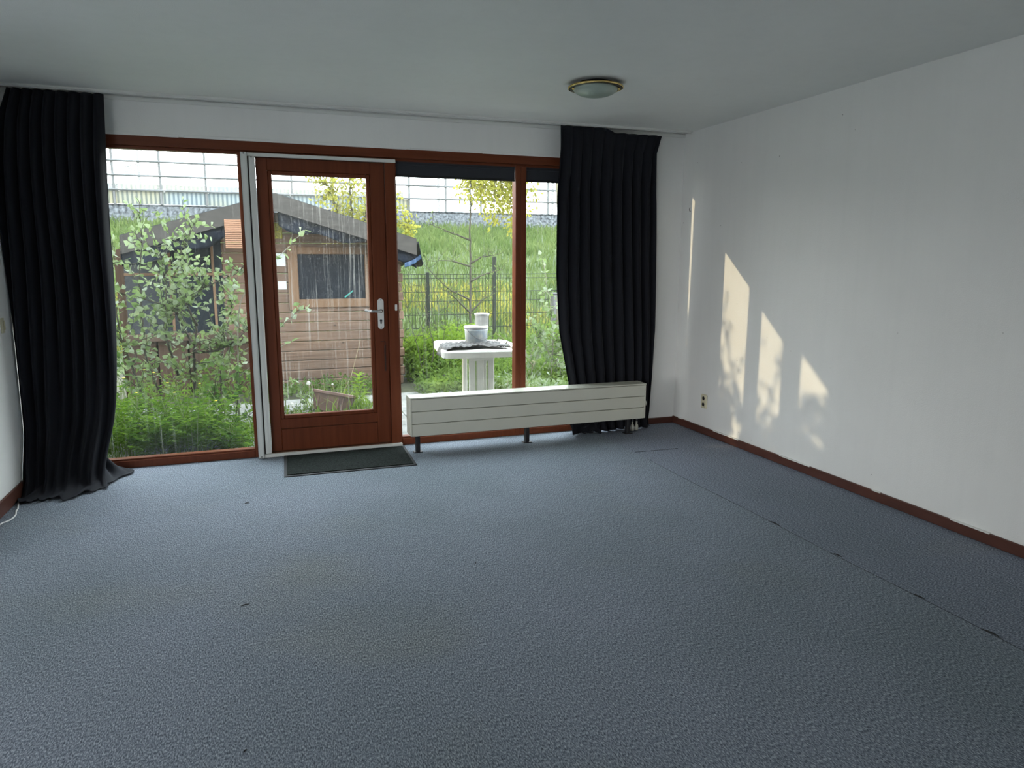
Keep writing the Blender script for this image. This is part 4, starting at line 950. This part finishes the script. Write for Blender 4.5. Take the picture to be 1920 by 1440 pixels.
# weeds: feathery plants below the left window, mixed growth elsewhere
def fronds(P, hgt, nfr, leafL, acc, spread=.6):
    for p, h_ in zip(P, hgt):
        for q_ in range(nfr):
            an = RN.uniform(0, 2*PI); o = np.array([math.cos(an), math.sin(an), 0]); out_ = RN.uniform(.15, spread)*h_; hh_ = h_*RN.uniform(.6, 1)
            s = np.linspace(.3, 1, 6)
            C = p + o*(out_*s**1.6)[:, None] + np.array([0, 0, 1.0])*(hh_*np.sin(s*1.35)/math.sin(1.35))[:, None]
            sd_ = np.cross(o, [0, 0, 1.0])
            for sg in (-1, 1):
                D = sd_*sg+o*.55+RN.normal(0, .2, (6, 3)); acc.add(C, D, np.array([0, 0, 1.0])+RN.normal(0, .35, (6, 3)), leafL*(1.15-.5*s)*RN.uniform(.7, 1.2, 6), leafL*.42)
            acc.add(C[-1], o+np.array([0, 0, .3]), np.array([0, 0, 1.0]), leafL, leafL*.5)
def celandine(c, h_, nfl):
    t = thing('celandine', 'feathery green celandine plant in the weed bed below the left window', 'weed', (c[0], c[1], GZ), 'celandine plants below the left window')
    lv_ = Leaves('leaf'); P = np.array([[c[0]+RN.normal(0, .05), c[1]+RN.normal(0, .05), GZ] for _ in range(6)]); fronds(P, np.full(6, h_)*RN.uniform(.6, 1.05, 6), 6, .06, lv_)
    lv_.build('foliage', M['celandine'], t)
    st = MB()
    for k in range(5):
        x, y = c[0]+RN.normal(0, .06), c[1]+RN.normal(0, .06); st.tube([(x, y, GZ), (x+RN.normal(0, .03), y, GZ+h_*.6), (x+RN.normal(0, .05), y, GZ+h_*1.0)], [.004, .003, .002], 5)
    st.build('stem', M['stem_green'], t)
    for k in range(nfl):
        x, y, z = c[0]+RN.normal(0, .08), c[1]+RN.normal(0, .05), GZ+h_*RN.uniform(.95, 1.15); fm = Leaves('leaf')
        for q_ in range(4): an = q_*PI/2+.3; fm.add(np.array([x, y, z]), np.array([math.cos(an), math.sin(an), .25]), np.array([0, 0, 1.0]), .014, .014)
        fm.build('flower', M['petal'], t)
        s_ = MB(); s_.tube([(x*.5+c[0]*.5, y*.5+c[1]*.5, GZ+h_*.5), (x, y, z)], .0018, 4); s_.build('flower_stalk', M['stem_green'], t)
for i, (x, y) in enumerate([(-4.62, .55), (-4.42, .42), (-4.2, .5), (-4.0, .42), (-4.5, .8), (-4.28, .78), (-4.05, .75), (-3.84, .62), (-3.70, .85), (-4.7, .95), (-4.15, 1.0), (-4.45, 1.1), (-3.9, 1.0), (-4.7, 1.25), (-4.25, 1.25), (-3.72, .40)]):
    celandine((x, y), R_.uniform(.42, .62)*(1 if x < -3.8 else .55), 1 if i in (0, 4, 6, 7, 10, 12) else (2 if i == 11 else 0))
n = 900; X = RN.uniform(-4.9, -3.5, n); Y = RN.uniform(.5, 1.4, n)
tag(blades(np.stack([X, Y, np.full(n, GZ)], 1), RN.uniform(.10, .32, n), RN.uniform(.004, .008, n), RN.uniform(.2, .9, n), 'grass', M['celandine']), 'thin grass among the weeds at the foot of the left window', 'grass', None, 'stuff')
def undergrowth(name, label, boxes, n, h, L, m, shape='leaf'):
    lv_ = Leaves(shape)
    for (x0, x1, y0, y1, hm) in boxes:
        k = int(n/len(boxes)); X = RN.uniform(x0, x1, k); Y = RN.uniform(y0, y1, k); Zt = hm*(.75+.25*np.sin(3.1*X+1.7*Y)*np.sin(2.3*Y-X))
        Z = GZ+Zt*RN.uniform(0, 1, k)**.6; d = rdir(k, .3); lv_.add(np.stack([X, Y, Z], 1), d, rdir(k, .8), RN.uniform(L*.6, L*1.3, k), RN.uniform(L*.3, L*.65, k))
    tag(lv_.build(name, m), label, 'weeds', None, 'stuff')
undergrowth('undergrowth', 'dense mixed green weeds between the shed, the table and the fence', [(-1.72, 2.2, 3.6, 4.85, .72), (-1.75, 2.2, 2.6, 3.7, .50), (-1.8, .6, 1.9, 2.7, .36), (-.95, .8, .9, 2.2, .30)], 17000, .5, .07, M['weeds'])
undergrowth('undergrowth', 'low weeds in front of the shed boards', [(-3.6, -2.0, 2.7, 3.3, .22), (-4.8, -3.4, 1.9, 3.2, .45), (-3.5, -2.2, 1.5, 2.1, .05)], 2600, .3, .06, M['weeds'])
undergrowth('undergrowth', 'bright lime green nettles left of the table, beside the shed corner', [(-1.72, -1.05, 2.9, 3.6, .78), (-1.72, -1.3, 3.4, 3.9, .8)], 2600, .3, .075, M['lime'])
undergrowth('undergrowth', 'silvery weeds along the foot of the narrow right window', [(-1.1, .4, .9, 1.9, .42)], 1500, .3, .065, M['poplar'])
for (x, y, lab, hh_) in ((-1.62, 2.9, 'thin bare twiggy shrub beside the shed corner', 1.25), (-1.35, 3.3, 'thin bare twiggy shrub left of the young tree', 1.15)):
    woody('twiggy_shrub', lab, 'shrub', [[(x, y, GZ), (x+.1, y, .4), (x-.08, y, hh_)], [(x, y, GZ), (x-.1, y, .4), (x-.3, y, hh_*.95)], [(x+.05, y, GZ), (x+.2, y, .4), (x+.3, y, hh_*.9)], [(x-.05, y, GZ), (x-.02, y, .5), (x-.2, y, hh_*1.05)]], M['sparse'], M['bark'], .007, (.1, .3), 5, (.02, .035), .6, 'leaf', .3, leaf_step=.06, twig_leaf=.6)
def leafy_weed(name, label, c, h_, L, m, rows=9):
    t = thing(name, label, 'weed', (c[0], c[1], GZ)); s_ = MB(); s_.tube([(c[0], c[1], GZ), (c[0]+.01, c[1], GZ+h_*.5), (c[0], c[1], GZ+h_)], [.006, .005, .003], 6); s_.build('stem', M['stem_green'], t)
    lv_ = Leaves('lance')
    for k in range(rows):
        for q_ in range(4):
            an = k*1.1+q_*PI/2; z = GZ+h_*(.15+.85*k/(rows-1)); up_ = -.1+1.0*k/rows
            lv_.add(np.array([c[0], c[1], z]), np.array([math.cos(an), math.sin(an), up_]), np.array([-math.cos(an)*up_, -math.sin(an)*up_, 1.0]), L*(1.1-.45*k/rows), L*.24)
    lv_.build('foliage', m, t)
leafy_weed('goldenrod', 'bright green upright weed with narrow leaves right of the broken planter', (-2.555, 1.92), .36, .13, M['lime'])
leafy_weed('goldenrod', 'short lime green weed beside the white table legs', (-1.42, .62), .30, .10, M['lime'], 6)
woody('bramble', 'pale leafy weed at the lower left of the door glass', 'weed', [[(-3.30, 1.9, GZ), (-3.28, 1.9, .1), (-3.22, 1.9, .26)], [(-3.25, 1.85, GZ), (-3.12, 1.85, .08), (-3.02, 1.85, .14)], [(-3.35, 1.8, GZ), (-3.36, 1.8, .12), (-3.33, 1.8, .24)]], M['poplar'], M['stem_green'], .005, (.06, .16), 8, (.035, .06), .7, start=.1, leaf_step=.04)
n = 420; X = np.r_[RN.uniform(-3.1, -2.5, 200), RN.uniform(-3.35, -2.4, 60), RN.uniform(-2.68, -2.45, 160)]; Y = np.r_[RN.uniform(2.06, 2.3, 200), RN.uniform(1.3, 2.3, 60), RN.uniform(1.7, 2.2, 160)]
tag(blades(np.stack([X, Y, np.full(n, GZ)], 1), RN.uniform(.06, .30, n), RN.uniform(.004, .009, n), RN.uniform(.2, .9, n), 'grass', M['lime']), 'tufts of bright grass around the broken planter', 'grass', None, 'stuff')
for (x, y, z, r_, lab) in ((-3.06, 1.9, .22, .022, 'white dandelion clock standing highest left of the planter'), (-3.24, 1.62, .07, .021, 'white dandelion clock low at the left edge of the door glass'), (-2.81, 2.05, .17, .010, 'small closed dandelion head above the planter')):
    t = thing('dandelion', lab, 'dandelion', (x+.03, y, GZ)); s_ = MB(); s_.tube([(x+.03, y, GZ), (x+.02, y, (GZ+z)/2), (x, y, z)], .0025, 5); s_.build('stem', M['straw'], t)
    fm = MB()
    for d_ in rdir(70): fm.tube([(x, y, z), (x+d_[0]*r_, y+d_[1]*r_, z+d_[2]*r_)], [.0004, .0032], 3)
    fm.build('seed_head', M['fluff'], t)
a = MB()
for (p0, p1) in (((-2.80, 2.0, GZ), (-2.50, 2.1, .62)), ((-2.93, 2.0, GZ), (-2.92, 2.0, .34)), ((-2.4, 2.1, GZ), (-2.38, 2.15, .5))): a.tube([p0, ((p0[0]+p1[0])/2+.03, p0[1], (p0[2]+p1[2])/2), p1], [.003, .0025, .0015], 5)
tag(a.build('dry_stalks', M['straw'], None), 'dry straw coloured stalks leaning before the shed boards', 'dry stalks', None, 'stuff')
